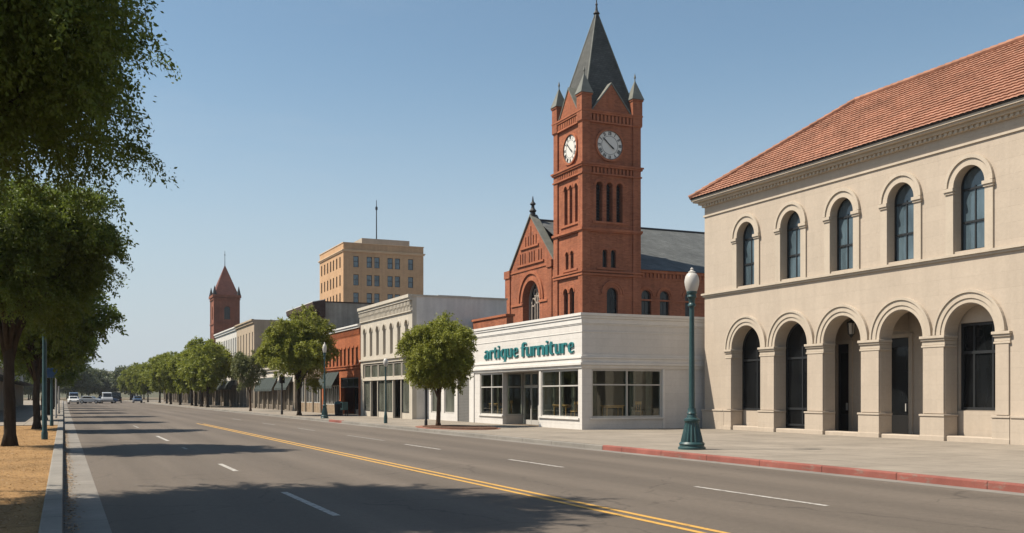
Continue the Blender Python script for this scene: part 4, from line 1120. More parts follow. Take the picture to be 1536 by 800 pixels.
for i in range(6):
    a, b = 62.07 + i*1.82, 62.0 + (i+1)*1.82 - 0.07
    if i in (1, 4):
        window(cr, FR, a, b, Z + 0.02, 2.75, 0.6, False, 'dark_frame', 'pale_pane', (0.5,), (2.2,), 0.07, name='door')
    else:
        MB().fbox(FR, a, b, Z, 0.55, 0.08, 0.2).build('bulkhead', M['cream'], cr)
        window(cr, FR, a, b, 0.56, 2.75, 0.12, False, 'dark_frame', 'pale_pane', (), (), 0.04, name='shop_window')

# orange brick shop
ob = thing('brick_shop', 'orange brick two storey shop with narrow windows and white cornice line', 'building')
oy0, oy1 = 73.75, 86.0
OW = [74.7 + 1.2*i for i in range(10)]
shell(ob, RX, 33, oy0, oy1, 3.1, 7.0, 'orange_brick', west=[(s - 0.27, s + 0.27, 4.05, 5.35, 'rect') for s in OW])
for s in OW: window(ob, FR, s - 0.28, s + 0.28, 4.06, 5.34, 0.14, False, 'brown_trim', 'black_pane', (), (4.7,), 0.05)
tt = MB(); tt.box(RX - 0.22, RX - 0.002, oy0, oy1, 6.98, 7.1); tt.box(RX - 0.14, RX - 0.002, oy0, oy1, 6.82, 6.975); tt.build('cornice', M['white_trim'], ob)
tt = MB(); tt.box(RX - 0.1, RX - 0.002, oy0, oy1, 3.75, 3.86); tt.box(RX - 0.1, RX - 0.002, oy0, oy1, 3.95, 4.04)
for i in range(50): tt.box(RX - 0.08, RX - 0.002, oy0 + 0.1 + i*0.24, oy0 + 0.22 + i*0.24, 6.35, 6.7)
for s in OW: tt.box(RX - 0.06, RX - 0.002, s - 0.36, s + 0.36, 5.36, 5.5)
tt.build('brick_band', M['orange_brick'], ob)
lowr = MB(); lowr.prism(Face('S', 76), [(RX + 0.4, 6.7), (RX + 5, 6.75), (RX + 5, 8.0), (RX + 2.8, 7.9)], 0, 9); lowr.build('low_roof', M['tar'], ob)
gf = MB(); gf.box(RX, RX + 0.3, oy0, oy0 + 0.5, Z, 3.1); gf.box(RX, RX + 0.3, 79.6, 80.1, Z, 3.1); gf.box(RX, RX + 0.3, oy1 - 0.4, oy1, Z, 3.1); gf.box(RX + 1.8, 33, oy0, oy1, 0, 3.09); gf.build('ground_floor_wall', M['orange_brick'], ob)
MB().box(RX + 0.1, RX + 1.78, oy0 + 0.51, oy1 - 0.41, 3.0, 3.09).build('entry_ceiling', M['brown_trim'], ob)
window(ob, FR, oy0 + 0.5, 79.6, 2.3, 3.05, 0.1, False, 'dark_frame', 'black_pane', (0.33, 0.66), (), 0.07, name='transom_window')
shopfront(ob, FR, oy0 + 0.5, 79.6, Z, 2.3, 1.2, 4, 'dark_frame', 'black_pane', 'dark_frame', 0.35, None, 1)
shopfront(ob, FR, 80.1, oy1 - 0.4, Z, 2.5, 0.15, 4, 'alu', 'shop_pane', 'low_wall', 0.75)
def awning(parent, y0, y1, z0, z1, out=0.62):
    a = MB(); n = int((y1 - y0)/1.2) + 1
    for i in range(n):
        s0, s1 = y0 + (y1 - y0)*i/n + 0.015, y0 + (y1 - y0)*(i+1)/n - 0.015
        a.prism(Face('S', s0), [(RX - 0.01, z1), (RX - out, z0 + 0.22), (RX - out, z0), (RX - out + 0.04, z0), (RX - out + 0.04, z0 + 0.2), (RX - 0.01, z1 - 0.06)], 0, s1 - s0)
    return a.build('awning', M['awning'], parent)
awning(ob, 80.1, 85.7, 2.25, 3.6)

# building with brown bracketed cornice
dk = thing('corniced_building', 'tall grey sided building with heavy dark brown cornice over the street', 'building')
dy0, dy1 = 86.3, 97.2
w = MB(); w.band(FR, dy0, dy1, 3.2, 9.7, [(s - 0.5, s + 0.5, 4.6, 7.0, 'rect') for s in (87.6, 89.6, 91.7, 93.8, 95.9)], 0.3); w.build('front_wall', M['brown_wall'], dk)
w = MB(); w.band(Face('S', dy0), RX + 0.3, 30, 0, 9.8, [], 0.3); w.band(Face('N', dy1), RX + 0.3, 30, 0, 9.8, [], 0.3); w.box(29.7, 29.99, dy0 + 0.31, dy1 - 0.31, 0, 9.8); w.build('side_wall', M['old_render_and_shade'], dk)
MB().box(RX + 0.31, 29.7, dy0 + 0.31, dy1 - 0.31, 9.2, 9.35).build('roof', M['flat_roof'], dk)
MB().box(RX + 0.3, 30.05, dy0 - 0.05, dy0 + 0.35, 9.805, 9.9).build('coping', M['brown_trim'], dk)
for s in (87.6, 89.6, 91.7, 93.8, 95.9): window(dk, FR, s - 0.51, s + 0.51, 4.61, 6.99, 0.15, False, 'brown_trim', 'black_pane', (0.5,), (5.8,), 0.06)
cn = MB(); cn.prism(Face('S', dy0 - 0.3), [(RX + 0.3, 8.5), (RX - 0.15, 8.55), (RX - 0.25, 8.95), (RX - 0.75, 9.35), (RX - 0.8, 9.6), (RX - 0.8, 9.75), (RX + 0.3, 9.98)], 0, dy1 - dy0 + 0.5)
for i in range(12): cn.prism(Face('S', dy0 + 0.1 + i*0.93), [(RX - 0.16, 8.2), (RX - 0.001, 8.0), (RX - 0.001, 9.2), (RX - 0.68, 9.3)], 0, 0.2)
cn.build('cornice', M['brown_trim'], dk)
cn = MB(); cn.prism(Face('S', dy0 - 0.32), [(RX - 0.84, 9.755), (RX + 0.3, 9.985), (RX + 0.3, 10.04), (RX - 0.84, 9.81)], 0, dy1 - dy0 + 0.54); cn.build('cornice_edge', M['white_trim'], dk)
gf = MB(); gf.box(RX + 0.35, 29, dy0 + 0.32, dy1 - 0.32, 0, 3.2); gf.build('ground_floor_wall', M['brown_wall'], dk)
for s in (86.4, 89.4, 92.4, 95.4, 96.9): MB().box(RX - 0.05, RX + 0.3, s, s + 0.28, Z, 3.19).build('pillar', M['dull_pillar'], dk)
for a in (86.7, 89.7, 92.7): shopfront(dk, FR, a, a + 2.68, Z, 3.0, 0.12, 2, 'alu', 'shop_pane', 'low_wall', 0.85)

def simple_shop(name, label, y0, y1, z1, mat, nb, upper=None, awn=None, corn=None, pillars=True, xe=32, ztop=3.0, pane='shop_pane', trim='white_trim'):
    o = thing(name, label, 'building')
    ops = []
    if upper:
        n, a_, b_, wd = upper
        cs = [y0 + (y1 - y0)*(i + 0.5)/n for i in range(n)]
        ops = [(c - wd/2, c + wd/2, a_, b_, 'rect') for c in cs]
    w = MB(); w.band(FR, y0, y1, ztop, z1, ops, 0.3); w.band(Face('S', y0), RX + 0.3, xe, 0, z1, [], 0.3); w.band(Face('N', y1), RX + 0.3, xe, 0, z1, [], 0.3); w.box(xe - 0.3, xe - 0.01, y0 + 0.31, y1 - 0.31, 0, z1)
    w.build('wall', M[mat], o)
    MB().box(RX + 0.31, xe - 0.31, y0 + 0.31, y1 - 0.31, z1 - 0.5, z1 - 0.35).build('roof', M['flat_roof'], o)
    MB().box(RX + 0.6, RX + 0.8, y0 + 0.31, y1 - 0.31, 0, z1 - 0.51).build('inner_wall', M['tar'], o)
    if upper:
        for c in cs: window(o, FR, c - wd/2 - 0.01, c + wd/2 + 0.01, a_, b_, 0.14, False, trim, 'black_pane', (), ((a_ + b_)/2,) if b_ - a_ < 2.5 else (), 0.06)
    W = (y1 - y0)/nb
    for i in range(nb + 1):
        s = min(max(y0 + W*i, y0 + 0.16), y1 - 0.16); MB().box(RX - 0.03, RX + 0.28, s - 0.15, s + 0.15, Z, ztop - 0.005).build('pillar', M['dull_pillar'], o)
    for i in range(nb):
        shopfront(o, FR, y0 + W*i + 0.17, y0 + W*(i+1) - 0.17, Z, ztop - 0.05, 0.14, 2, 'dull_pillar', pane, 'dull_bulkhead', 0.45, None, 1 if i % 2 else None)
    if awn:
        for a, b, z0_, z1_ in awn: awning(o, a, b, z0_, z1_)
    if corn:
        c_ = MB(); c_.box(RX - 0.3, RX - 0.002, y0, y1, z1 - 0.12, z1 + 0.05); c_.box(RX - 0.16, RX - 0.002, y0, y1, z1 - 0.4, z1 - 0.125); c_.build('cornice', M[corn], o)
    return o
simple_shop('awning_shop', 'low cream shop with grey green awnings behind the big street tree', 97.4, 119.7, 4.6, 'pale_sill', 8, None, ((98.2, 104.5, 2.2, 3.5), (105.8, 116.5, 2.1, 3.6)), 'cream')
simple_shop('tan_building', 'tan stuccoed two storey building with narrow upper windows and plain side wall', 119.9, 132.8, 10.6, 'tan', 5, (6, 5.9, 9.2, 0.62), None, 'tan', xe=38)
simple_shop('white_building', 'white two storey building with tall narrow windows next to the brick tower', 132.9, 152.4, 10.5, 'white_stucco', 7, (12, 5.4, 9.2, 0.75), ((134, 150, 2.4, 3.6),), 'white_trim', xe=36)
simple_shop('arcade_shop', 'low pale shop with green awning beyond the white two storey building', 152.6, 176, 4.6, 'pale_sill', 8, None, ((154, 172, 2.3, 3.4),), 'white_trim')
simple_shop('far_brick_shop', 'low brown brick shop far down the right pavement', 176.2, 200, 5.2, 'orange_brick', 8, None, None, 'white_trim')
simple_shop('far_white_shop', 'farthest low white shop at the right end of the street', 200.2, 236, 4.4, 'white_stucco', 9, None, None, 'tan')

# ================================================================== HOTEL BLOCK AND FAR TOWER
hx0, hx1, hy0, hy1, hz = 46.0, 61.2, 176.7, 194.9, 29.1
ho = thing('office_block', 'tan brick multi storey block with paired windows and rooftop mast', 'building')
FHS, FHW = Face('S', hy0), Face('W', hx0)
SW = [48.33, 50.82, 52.25, 54.75, 56.15, 58.7]; WW = [179.1, 181.5, 183.95, 186.1, 188.45, 190.8, 193.3]
w = MB()
for k in range(8):
    z1 = 28.0 - 3.3*k; z0 = z1 - 3.3 if k < 7 else 0.0
    top = z1 - 1.2
    w.band(FHS, hx0 + 0.3, hx1, z0, z1, [(s - 0.5, s + 0.5, top - 2.0, top, 'rect') for s in SW], 0.3)
    w.band(FHW, hy0, hy1, z0, z1, [(s - 0.45, s + 0.45, top - 2.0, top, 'rect') for s in WW], 0.3)
w.band(FHS, hx0 + 0.3, hx1, 28.0, hz, [], 0.3); w.band(FHW, hy0, hy1, 28.0, hz, [], 0.3)
w.box(hx0 + 0.5, hx1 - 0.05, hy0 + 0.5, hy1 - 0.05, 0, 28.6); w.box(hx1 - 0.3, hx1 - 0.01, hy0 + 0.31, hy1, 28.61, hz); w.box(hx0 + 0.3, hx1 - 0.3, hy1 - 0.3, hy1 - 0.01, 28.61, hz)
w.build('wall', M['hotel'], ho)
for k in range(6):
    top = 28.0 - 3.3*k - 1.2
    for s in SW: window(ho, FHS, s - 0.51, s + 0.51, top - 2.0, top, 0.2, False, 'dark_frame', 'blue_pane', (), (top - 0.95,), 0.09)
    for s in WW: window(ho, FHW, s - 0.46, s + 0.46, top - 2.0, top, 0.2, False, 'dark_frame', 'black_pane', (), (), 0.09)
cornice(ho, hx0, hx1, hy0, hy1, [(27.55, 27.75, 0.18), (27.76, 27.9, 0.3), (hz, hz + 0.12, 0.1)], 'hotel_trim')
MB().box(50.2, 59.4, 179.5, 189, 28.61, 30.6).build('penthouse', M['penthouse'], ho)
ms = MB(); ms.tube([(55.2, 187, 30.6), (55.2, 187, 37.2), (55.2, 187, 39.3)], [0.12, 0.09, 0.05], 6); ms.tube([(55.2, 187, 37.4), (55.2, 187, 38.0)], [0.22, 0.22], 6); ms.build('mast', M['iron'], ho)

ft = thing('brick_bell_tower', 'slim dark red brick tower with pyramid roof far down the street', 'tower')
fx0, fy0, fs = 32.0, 240.4, 5.7
FFS, FFW = Face('S', fy0), Face('W', fx0)
w = MB()
w.band(FFW, fy0, fy0 + 6.3, 0, 18.2, [(fy0 + 1.7, fy0 + 2.4, 14.0, 16.0, 'arch'), (fy0 + 3.6, fy0 + 4.3, 14.0, 16.0, 'arch')], 0.4)
w.band(FFS, fx0 + 0.4, fx0 + fs, 0, 18.2, [(fx0 + 1.45, fx0 + 2.2, 13.6, 15.7, 'arch'), (fx0 + 3.2, fx0 + 3.95, 13.6, 15.7, 'arch')], 0.4)
w.band(FFW, fy0, fy0 + 6.3, 18.2, 24.6, [(fy0 + 2.5, fy0 + 3.7, 19.3, 21.9, 'arch')], 0.4)
w.band(FFS, fx0 + 0.4, fx0 + fs, 18.2, 24.6, [(fx0 + 2.25, fx0 + 3.6, 19.3, 21.7, 'arch')], 0.4)
w.box(fx0 + 0.8, fx0 + fs - 0.01, fy0 + 0.8, fy0 + 6.29, 0, 24.5)
for bx in (fx0 - 0.12, fx0 + fs - 0.6):
    for by in (fy0 - 0.12, fy0 + 5.7): w.box(bx, bx + 0.7, by, by + 0.7, 0, 24.4)
w.build('wall', M['dark_tower'], ft)
t_ = MB()
for z0, z1, pj in ((18.1, 18.4, 0.2), (23.9, 24.2, 0.22), (24.4, 25.0, 0.4)): t_.box(fx0 - pj, fx0 + fs + pj, fy0 - pj, fy0 + 6.3 + pj, z0, z1)
t_.arch_ring(FFS, fx0 + 2.92, 21.7, 0.7, 1.0, -0.1, 0.02, 14)
for s in (fx0 + 1.82, fx0 + 3.57): t_.arch_ring(FFS, s, 15.7, 0.4, 0.62, -0.1, 0.02, 12)
t_.build('string_course', M['dark_tower'], ft)
for F, a, b, z0, zt in ((FFS, fx0 + 2.25, fx0 + 3.6, 19.3, 21.7), (FFS, fx0 + 1.45, fx0 + 2.2, 13.6, 15.7), (FFS, fx0 + 3.2, fx0 + 3.95, 13.6, 15.7), (FFW, fy0 + 2.5, fy0 + 3.7, 19.3, 21.9), (FFW, fy0 + 1.7, fy0 + 2.4, 14, 16), (FFW, fy0 + 3.6, fy0 + 4.3, 14, 16)):
    window(ft, F, a, b, z0, zt, 0.3, True, 'dark_frame', 'shop_pane', (0.5,), (), 0.08)
r_ = MB(); cxx, cyy = fx0 + fs/2, fy0 + 3.15
for p1, p2 in (((-1,-1),(1,-1)), ((1,-1),(1,1)), ((1,1),(-1,1)), ((-1,1),(-1,-1))):
    r_.face([(cxx + p1[0]*2.75, cyy + p1[1]*3.0, 25.0), (cxx + p2[0]*2.75, cyy + p2[1]*3.0, 25.0), (cxx + p2[0]*0.05, cyy + p2[1]*0.05, 32.3), (cxx + p1[0]*0.05, cyy + p1[1]*0.05, 32.3)])
rr = r_.build('roof', M['red_roof'], ft)
v_ = MB(); v_.tube([(cxx, cyy, 32.2), (cxx, cyy, 35.7)], [0.08, 0.04], 6); v_.lathe([(0.05, 34.6), (0.2, 34.75), (0.05, 34.9)], cxx, cyy, 8); v_.build('weather_vane', M['iron'], rr)
for bx, by in ((-1, -1), (1, -1), (-1, 1), (1, 1)):
    c_ = MB(); c_.lathe([(0.5, 25.0), (0.42, 25.4), (0.05, 27.1)], cxx + bx*2.75, cyy + by*3.0, 8); c_.build('pinnacle', M['tar'], ft)

# ================================================================== LEFT SIDE SHOPS
LX = -5.6; FL = Face('E', LX)
def left_shop(name, label, y0, y1, z1, mat):
    o = thing(name, label, 'building')
    w = MB(); w.band(FL, y0, y1, 3.0, z1, [], 0.3); w.box(LX - 9, LX - 0.31, y0, y0 + 0.3, 0, z1); w.box(LX - 9, LX - 0.31, y1 - 0.3, y1, 0, z1); w.box(LX - 1.4, LX - 1.2, y0 + 0.31, y1 - 0.31, 0, z1)
    w.box(LX - 9, LX - 1.41, y0 + 0.31, y1 - 0.31, z1 - 0.4, z1 - 0.25)
    w.build('wall', M[mat], o)
    n = max(3, int((y1 - y0)/3.2))
    for i in range(n + 1):
        s = min(max(y0 + (y1 - y0)*i/n, y0 + 0.2), y1 - 0.2); MB().box(LX - 0.28, LX + 0.03, s - 0.18, s + 0.18, Z, 2.995).build('pillar', M['pale_sill'], o)
    for i in range(n):
        a, b = y0 + (y1 - y0)*i/n + 0.2, y0 + (y1 - y0)*(i+1)/n - 0.2
        shopfront(o, FL, a, b, Z, 2.95, 0.2, 2, 'alu', 'black_pane', 'pale_sill', 0.45, None, 0 if i % 2 else None)
    c_ = MB(); c_.box(LX + 0.002, LX + 1.5, y0, y1, 3.05, 3.2); c_.build('canopy', M['tar'], o)
    c_ = MB(); c_.box(LX + 0.002, LX + 0.15, y0, y1, z1 - 0.2, z1 + 0.05); c_.build('cornice', M['white_trim'], o)
left_shop('pale_shop', 'pale shop with dark doors behind the trunks of the left trees', 66, 92, 5.2, 'pale_sill')
left_shop('tan_shop', 'tan low shop farther along the shaded left pavement', 92.3, 122, 4.6, 'tan')
left_shop('white_shop', 'white shop at the far end of the left pavement', 122.3, 170, 5.6, 'white_stucco')

# ================================================================== STREET FURNITURE
def street_lamp(x, y, H, label, slim=False, fat=1.0):
    t = thing('street_lamp', label, 'street lamp', (x, y, Z), 'green street lamps on the right pavement')
    if not slim:
        b_ = MB(); b_.lathe([(0.40, 0), (0.40, 0.06), (0.36, 0.09), (0.36, 0.14), (0.38, 0.16), (0.33, 0.22)], n=32); b_.build('plinth', M['lamp_green'], t, True)
        b_ = MB(); b_.lathe([(0.32, 0.2), (0.31, 0.3), (0.25, 0.55), (0.205, 0.75), (0.20, 0.80)], n=64, flute=(0.19, 0.79, 0.13, 16)); b_.lathe([(0.2, 0.79), (0.235, 0.83), (0.235, 0.88), (0.15, 0.93), (0.13, 1.02), (0.15, 1.05), (0.12, 1.1), (0.115, 1.2)], n=32)
        b_.build('base', M['lamp_green'], t, True)
        r0, r1 = 0.088, 0.07
        p_ = MB(); p_.lathe([(r0, 1.18), (r1, H - 1.15)], n=24); p_.build('pole', M['lamp_green'], t, True)
        c_ = MB(); z = H - 1.15
        c_.lathe([(r1, z), (0.115, z + 0.03), (0.115, z + 0.08), (0.085, z + 0.12), (0.10, z + 0.25), (0.14, z + 0.30), (0.12, z + 0.36), (0.155, z + 0.42), (0.15, z + 0.46)], n=24); c_.build('collar', M['lamp_green'], t, True)
        g_ = MB(); z = H - 0.70
        g_.lathe([(0.12, z - 0.03), (0.17, z + 0.06), (0.205, z + 0.2), (0.215, z + 0.31), (0.19, z + 0.44), (0.145, z + 0.52), (0.09, z + 0.56)], n=28); gl = g_.build('globe', M['globe'], t, True)
        f_ = MB(); z = H - 0.15; f_.lathe([(0.10, z), (0.11, z + 0.03), (0.06, z + 0.06), (0.035, z + 0.09), (0.05, z + 0.12), (0.01, z + 0.16)], n=16); f_.build('cap', M['globe'], t, True)
    else:
        b_ = MB(); b_.lathe([(0.10, 0), (0.10, 0.35), (0.085, 0.42), (0.075, 0.6), (0.055, 0.64)], n=20); b_.build('base', M['lamp_green'], t, True)
        p_ = MB(); p_.lathe([(0.052, 0.6), (0.045, H - 0.5)], n=16); p_.build('pole', M['lamp_green'], t, True)
        g_ = MB(); z = H - 0.5; g_.lathe([(0.05, z), (0.12, z + 0.12), (0.14, z + 0.26), (0.10, z + 0.4), (0.03, z + 0.46)], n=20); g_.build('globe', M['globe'], t, True)
    for ch in t.children: ch.scale = (fat, fat, 1)
    return t
street_lamp(16.75, 24.5, 5.30, 'tall green cast iron lamp with fluted base beside the red kerb')
street_lamp(15.98, 66.3, 5.1, 'green lamp with white globe standing in front of the big tree by the brick shop', fat=0.66)
street_lamp(16.35, 53.6, 3.65, 'short slim green lamp post before the cream building', True)

def pole(name, label, cat, x, y, H, r, mat, box=None, group=None):
    t = thing(name, label, cat, (x, y, Z - (0.03 if x < 0 and y < 58 else 0)), group)
    m_ = MB(); m_.lathe([(r*1.3, 0), (r*1.3, 0.25), (r, 0.3), (r*0.8, H)], n=14); m_.build('post', M[mat], t, True)
    if box:
        bm_, (bx, by, z0, z1) = box
        MB().box(-bx, bx, -by, by, z0, z1).build('head', M[bm_], t, bevel=0.02)
    return t
pole('steel_post', 'plain tapered teal post standing in the dry verge by the left kerb', 'post', -0.62, 40.0, 4.55, 0.085, 'lamp_green')
pole('sign_post', 'green post with small blue sign box on the left pavement', 'sign post', -0.55, 57.0, 3.0, 0.07, 'lamp_green', ('blue_sign', (0.26, 0.12, 2.5, 3.0)))
pole('signal_post', 'dark post with box on top at the kerb left of the big street tree', 'post', 15.95, 80.5, 3.0, 0.075, 'iron', ('iron', (0.2, 0.2, 2.5, 3.1)))
pole('black_pole', 'thin black pole rising behind the round street tree', 'post', 16.9, 48.4, 3.4, 0.062, 'iron')
pole('kerb_post', 'pale thin post at the left kerb far behind the blue sign', 'post', -0.45, 74, 2.9, 0.06, 'pale_post', None)
pole('kerb_post', 'short pale post farthest along the left kerb', 'post', -0.35, 92, 2.3, 0.07, 'pale_post', None)
# newspaper box and litter bin by the brick shop
nb = thing('newspaper_box', 'dark teal newspaper box on legs in front of the brick shop doorway', 'newspaper box', (18.9, 72.4, Z), rz=0.1)
MB().box(-0.22, 0.22, -0.25, 0.25, 0.45, 1.05).build('cabinet', M['lamp_green'], nb, bevel=0.02); MB().box(-0.235, -0.222, -0.18, 0.18, 0.62, 0.98).build('window', M['black_pane'], nb)
for sx in (-1, 1):
    for sy in (-1, 1): MB().box(sx*0.2 - 0.02, sx*0.2 + 0.02, sy*0.22 - 0.02, sy*0.22 + 0.02, 0, 0.45).build('leg', M['iron'], nb)
lb = thing('litter_bin', 'dark round litter bin beside the dark teal newspaper box', 'litter bin', (18.9, 74.0, Z))
MB().lathe([(0.25, 0.02), (0.3, 0.1), (0.32, 0.85), (0.34, 0.88)], n=20, flute=(0.05, 0.8, 0.06, 18)).build('body', M['iron'], lb, True); MB().lathe([(0.34, 0.885), (0.3, 1.0), (0.15, 1.1), (0.05, 1.12)], n=20).build('lid', M['lamp_green'], lb, True)

# ================================================================== CARS AT THE FAR END
def car(x, y, rz, paint, label, van=False):
    t = thing('parked_car' if not van else 'parked_van', label, 'car' if not van else 'van', (x, y, 0), 'vehicles at the far end of the street', rz)
    L, W_, H = (4.5, 1.78, 1.45) if not van else (5.2, 2.0, 2.2)
    # side outline (y along the car, front at -y)
    if not van: sil = [(-2.2, .35), (-2.25, .62), (-2.1, .82), (-1.0, .95), (2.05, .98), (2.22, .85), (2.24, .4), (2.1, .3), (-2.1, .3)]
    else: sil = [(-2.55, .4), (-2.6, .8), (-2.4, 1.1), (-1.9, 1.2), (2.5, 1.25), (2.6, 1.2), (2.6, .4), (2.5, .3), (-2.5, .3)]
    cab = [(-0.95, .95), (-0.3, 1.42), (1.1, 1.45), (1.95, .98)] if not van else [(-1.95, 1.18), (-1.3, 2.1), (2.45, 2.2), (2.55, 1.24)]
    class Side:
        def p(self, s, z, d=0.0): return (d, s, z)
    b_ = MB(); b_.prism(Side(), sil, -W_/2, W_/2)
    b_.prism(Side(), [cab[0], cab[1], cab[2], cab[3]], -W_/2 + 0.14, W_/2 - 0.14)
    b_.build('body', car_paints[paint], t, bevel=0.07)
    g_ = MB(); m_ = [sum(c[0] for c in cab)/4, sum(c[1] for c in cab)/4]
    ins = [(m_[0] + (s - m_[0])*0.86, m_[1] + (z - m_[1])*0.76) for s, z in cab]
    g_.prism(Side(), ins, -W_/2 + 0.128, W_/2 - 0.128); g_.build('side_window', M['car_glass'], t)
    for (s0, z0), (s1, z1), nm in ((cab[0], cab[1], 'windscreen'), (cab[3], cab[2], 'rear_window')):
        sg_ = -1 if nm == 'windscreen' else 1
        q = MB(); a = 0.12; P0 = (s0 + (s1 - s0)*a, z0 + (z1 - z0)*a); P1 = (s0 + (s1 - s0)*0.88, z0 + (z1 - z0)*0.88)
        o_ = 0.012*sg_
        q.prism(Side(), [(P0[0] + o_, P0[1] + 0.008), (P1[0] + o_, P1[1] + 0.008), (P1[0] - o_, P1[1] - 0.01), (P0[0] - o_, P0[1] - 0.01)], -W_/2 + 0.24, W_/2 - 0.24); q.build(nm, M['car_glass'], t)
    for sx in (-1, 1):
        for y_ in (-1.38, 1.38):
            w_ = MB(); w_.tube([(sx*(W_/2 - 0.2), y_, 0.33), (sx*(W_/2 + 0.015), y_, 0.33)], [0.33, 0.33], 20); wo = w_.build('wheel', M['tyre'], t)
            r_ = MB(); r_.tube([(sx*(W_/2 + 0.01), y_, 0.33), (sx*(W_/2 + 0.03), y_, 0.33)], [0.21, 0.18], 16); r_.build('rim', M['rim'], wo)
        e = sil[5]
        MB().box(sx*(W_/2 - 0.32), sx*(W_/2 - 0.06), e[0] + 0.0, e[0] + 0.06, 0.7, 0.86).build('tail_light', M['tail'], t)
        MB().box(sx*(W_/2 - 0.4), sx*(W_/2 - 0.08), sil[1][0] - 0.03, sil[1][0] + 0.1, 0.6, 0.76).build('headlight', M['globe'], t)
    return t
car(1.7, 205, 0.05, 'white', 'white car parked nearest the left kerb at the street end')
car(4.9, 211, 1.15, 'silver', 'pale silver car standing crosswise behind the left parked car')
car(4.2, 222, 0.1, 'black', 'black car in the left lanes behind the crosswise pale silver car')
car(7.9, 214, 0.0, 'silver', 'silver van in the middle of the far road', True)
car(10.2, 226, 3.1, 'black', 'black van beside the silver van in the middle of the far road', True)
car(8.2, 222, 1.4, 'blue', 'dark blue car turned side on across the right far lane')
car(14.2, 224, 0.0, 'blue', 'small dark blue car along the right kerb at the street end')
car(2.0, 232, 0.0, 'blue', 'dark blue van behind the left parked white car', True)

# ================================================================== TREES
def np_mesh(name, verts, quads, mat):
    me = bpy.data.meshes.new(name)
    nv, nf = len(verts), len(quads)
    me.vertices.add(nv); me.vertices.foreach_set("co", verts.astype(np.float32).ravel())
    me.loops.add(nf*4); me.loops.foreach_set("vertex_index", quads.astype(np.int32).ravel())
    me.polygons.add(nf); me.polygons.foreach_set("loop_start", np.arange(0, nf*4, 4, dtype=np.int32))
    me.update(calc_edges=True); me.materials.append(mat)
    return me

def leaves(rs, centres, axes, per, size, spread):
    """clumps of small folded leaves around twig axes"""
    n = len(centres)*per
    c = np.repeat(centres, per, 0); ax = np.repeat(axes, per, 0)
    t = rs.uniform(-1, 1, (n, 1))
    p = c + ax*t*spread[0] + rs.normal(0, spread[1], (n, 3))
    d = rs.normal(0, 1, (n, 3)) + ax*0.7 + np.array([0, 0, -0.35]); d /= np.linalg.norm(d, axis=1, keepdims=True)
    u = rs.normal(0, 1, (n, 3)) + np.array([0, 0, 0.9]); s = np.cross(d, u); s /= np.linalg.norm(s, axis=1, keepdims=True) + 1e-6
    nn = np.cross(s, d)
    L = (size*rs.uniform(0.6, 1.35, (n, 1)))
    w = L*rs.uniform(0.17, 0.29, (n, 1))
    a = p; b = p + d*L*0.5 + s*w + nn*L*0.08; e = p + d*L; f = p + d*L*0.5 - s*w + nn*L*0.08
    V = np.stack([a, b, e, f], 1).reshape(-1, 3)
    return V, np.arange(n*4).reshape(-1, 4)

def lumpy_crown(seed, R, nl, lobe, ncl, per, size, spread, sprays=0, flat=0.0, spl=(0.08, 0.20)):
    """lobes over an ellipsoid, twig clumps in each lobe's outer shell, centred on the origin"""
    rs = np.random.RandomState(seed)
    v = rs.normal(0, 1, (nl, 3)); v /= np.linalg.norm(v, axis=1, keepdims=True)
    lc = v*rs.uniform(0.35, 0.74, (nl, 1))
    lr = rs.uniform(lobe[0], lobe[1], nl)
    k = rs.randint(0, nl, ncl)
    q = rs.normal(0, 1, (ncl, 3)); q /= np.linalg.norm(q, axis=1, keepdims=True)
    rad = rs.uniform(0.25, 1.0, (ncl, 1))**0.5
    pts = lc[k] + q*lr[k][:, None]*rad
    R = np.array(R)
    axes = pts*0.7 + q*0.5 + rs.normal(0, 0.35, (ncl, 3)); axes /= np.linalg.norm(axes, axis=1, keepdims=True)
    axes[:, 2] -= 0.25
    P = pts*R
    if flat: 
        low = P[:, 2] < -flat*R[2]
        P[low, 2] = -flat*R[2] + (P[low, 2] + flat*R[2])*0.35
    V, Q = leaves(rs, P, axes, per, size, spread)
    if sprays:                                                  # drooping leafy shoots that break up the outline
        k = rs.randint(0, nl, sprays)
        q = rs.normal(0, 1, (sprays, 3)); q += lc[k]*2.2; q[:, 2] *= 0.75; q /= np.linalg.norm(q, axis=1, keepdims=True)
        p0 = (lc[k] + q*lr[k][:, None]*0.8)*R
        Ls = R.mean()*rs.uniform(spl[0], spl[1], (sprays, 1)); m = 8
        pp, aa = [], []
        for j in range(m):
            t = (j + 0.5)/m
            pp.append(p0 + q*Ls*t + np.array([0, 0, -0.45])*Ls*t*t); aa.append(q + np.array([0, 0, -0.9*t]))
        pp = np.concatenate(pp); aa = np.concatenate(aa); aa /= np.linalg.norm(aa, axis=1, keepdims=True)
        V2, Q2 = leaves(rs, pp, aa, max(8, per//2), size, (spread[0]*0.45, spread[1]*0.75))
        Q = np.concatenate([Q, Q2 + len(V)]); V = np.concatenate([V, V2])
    return V, Q, lc*R

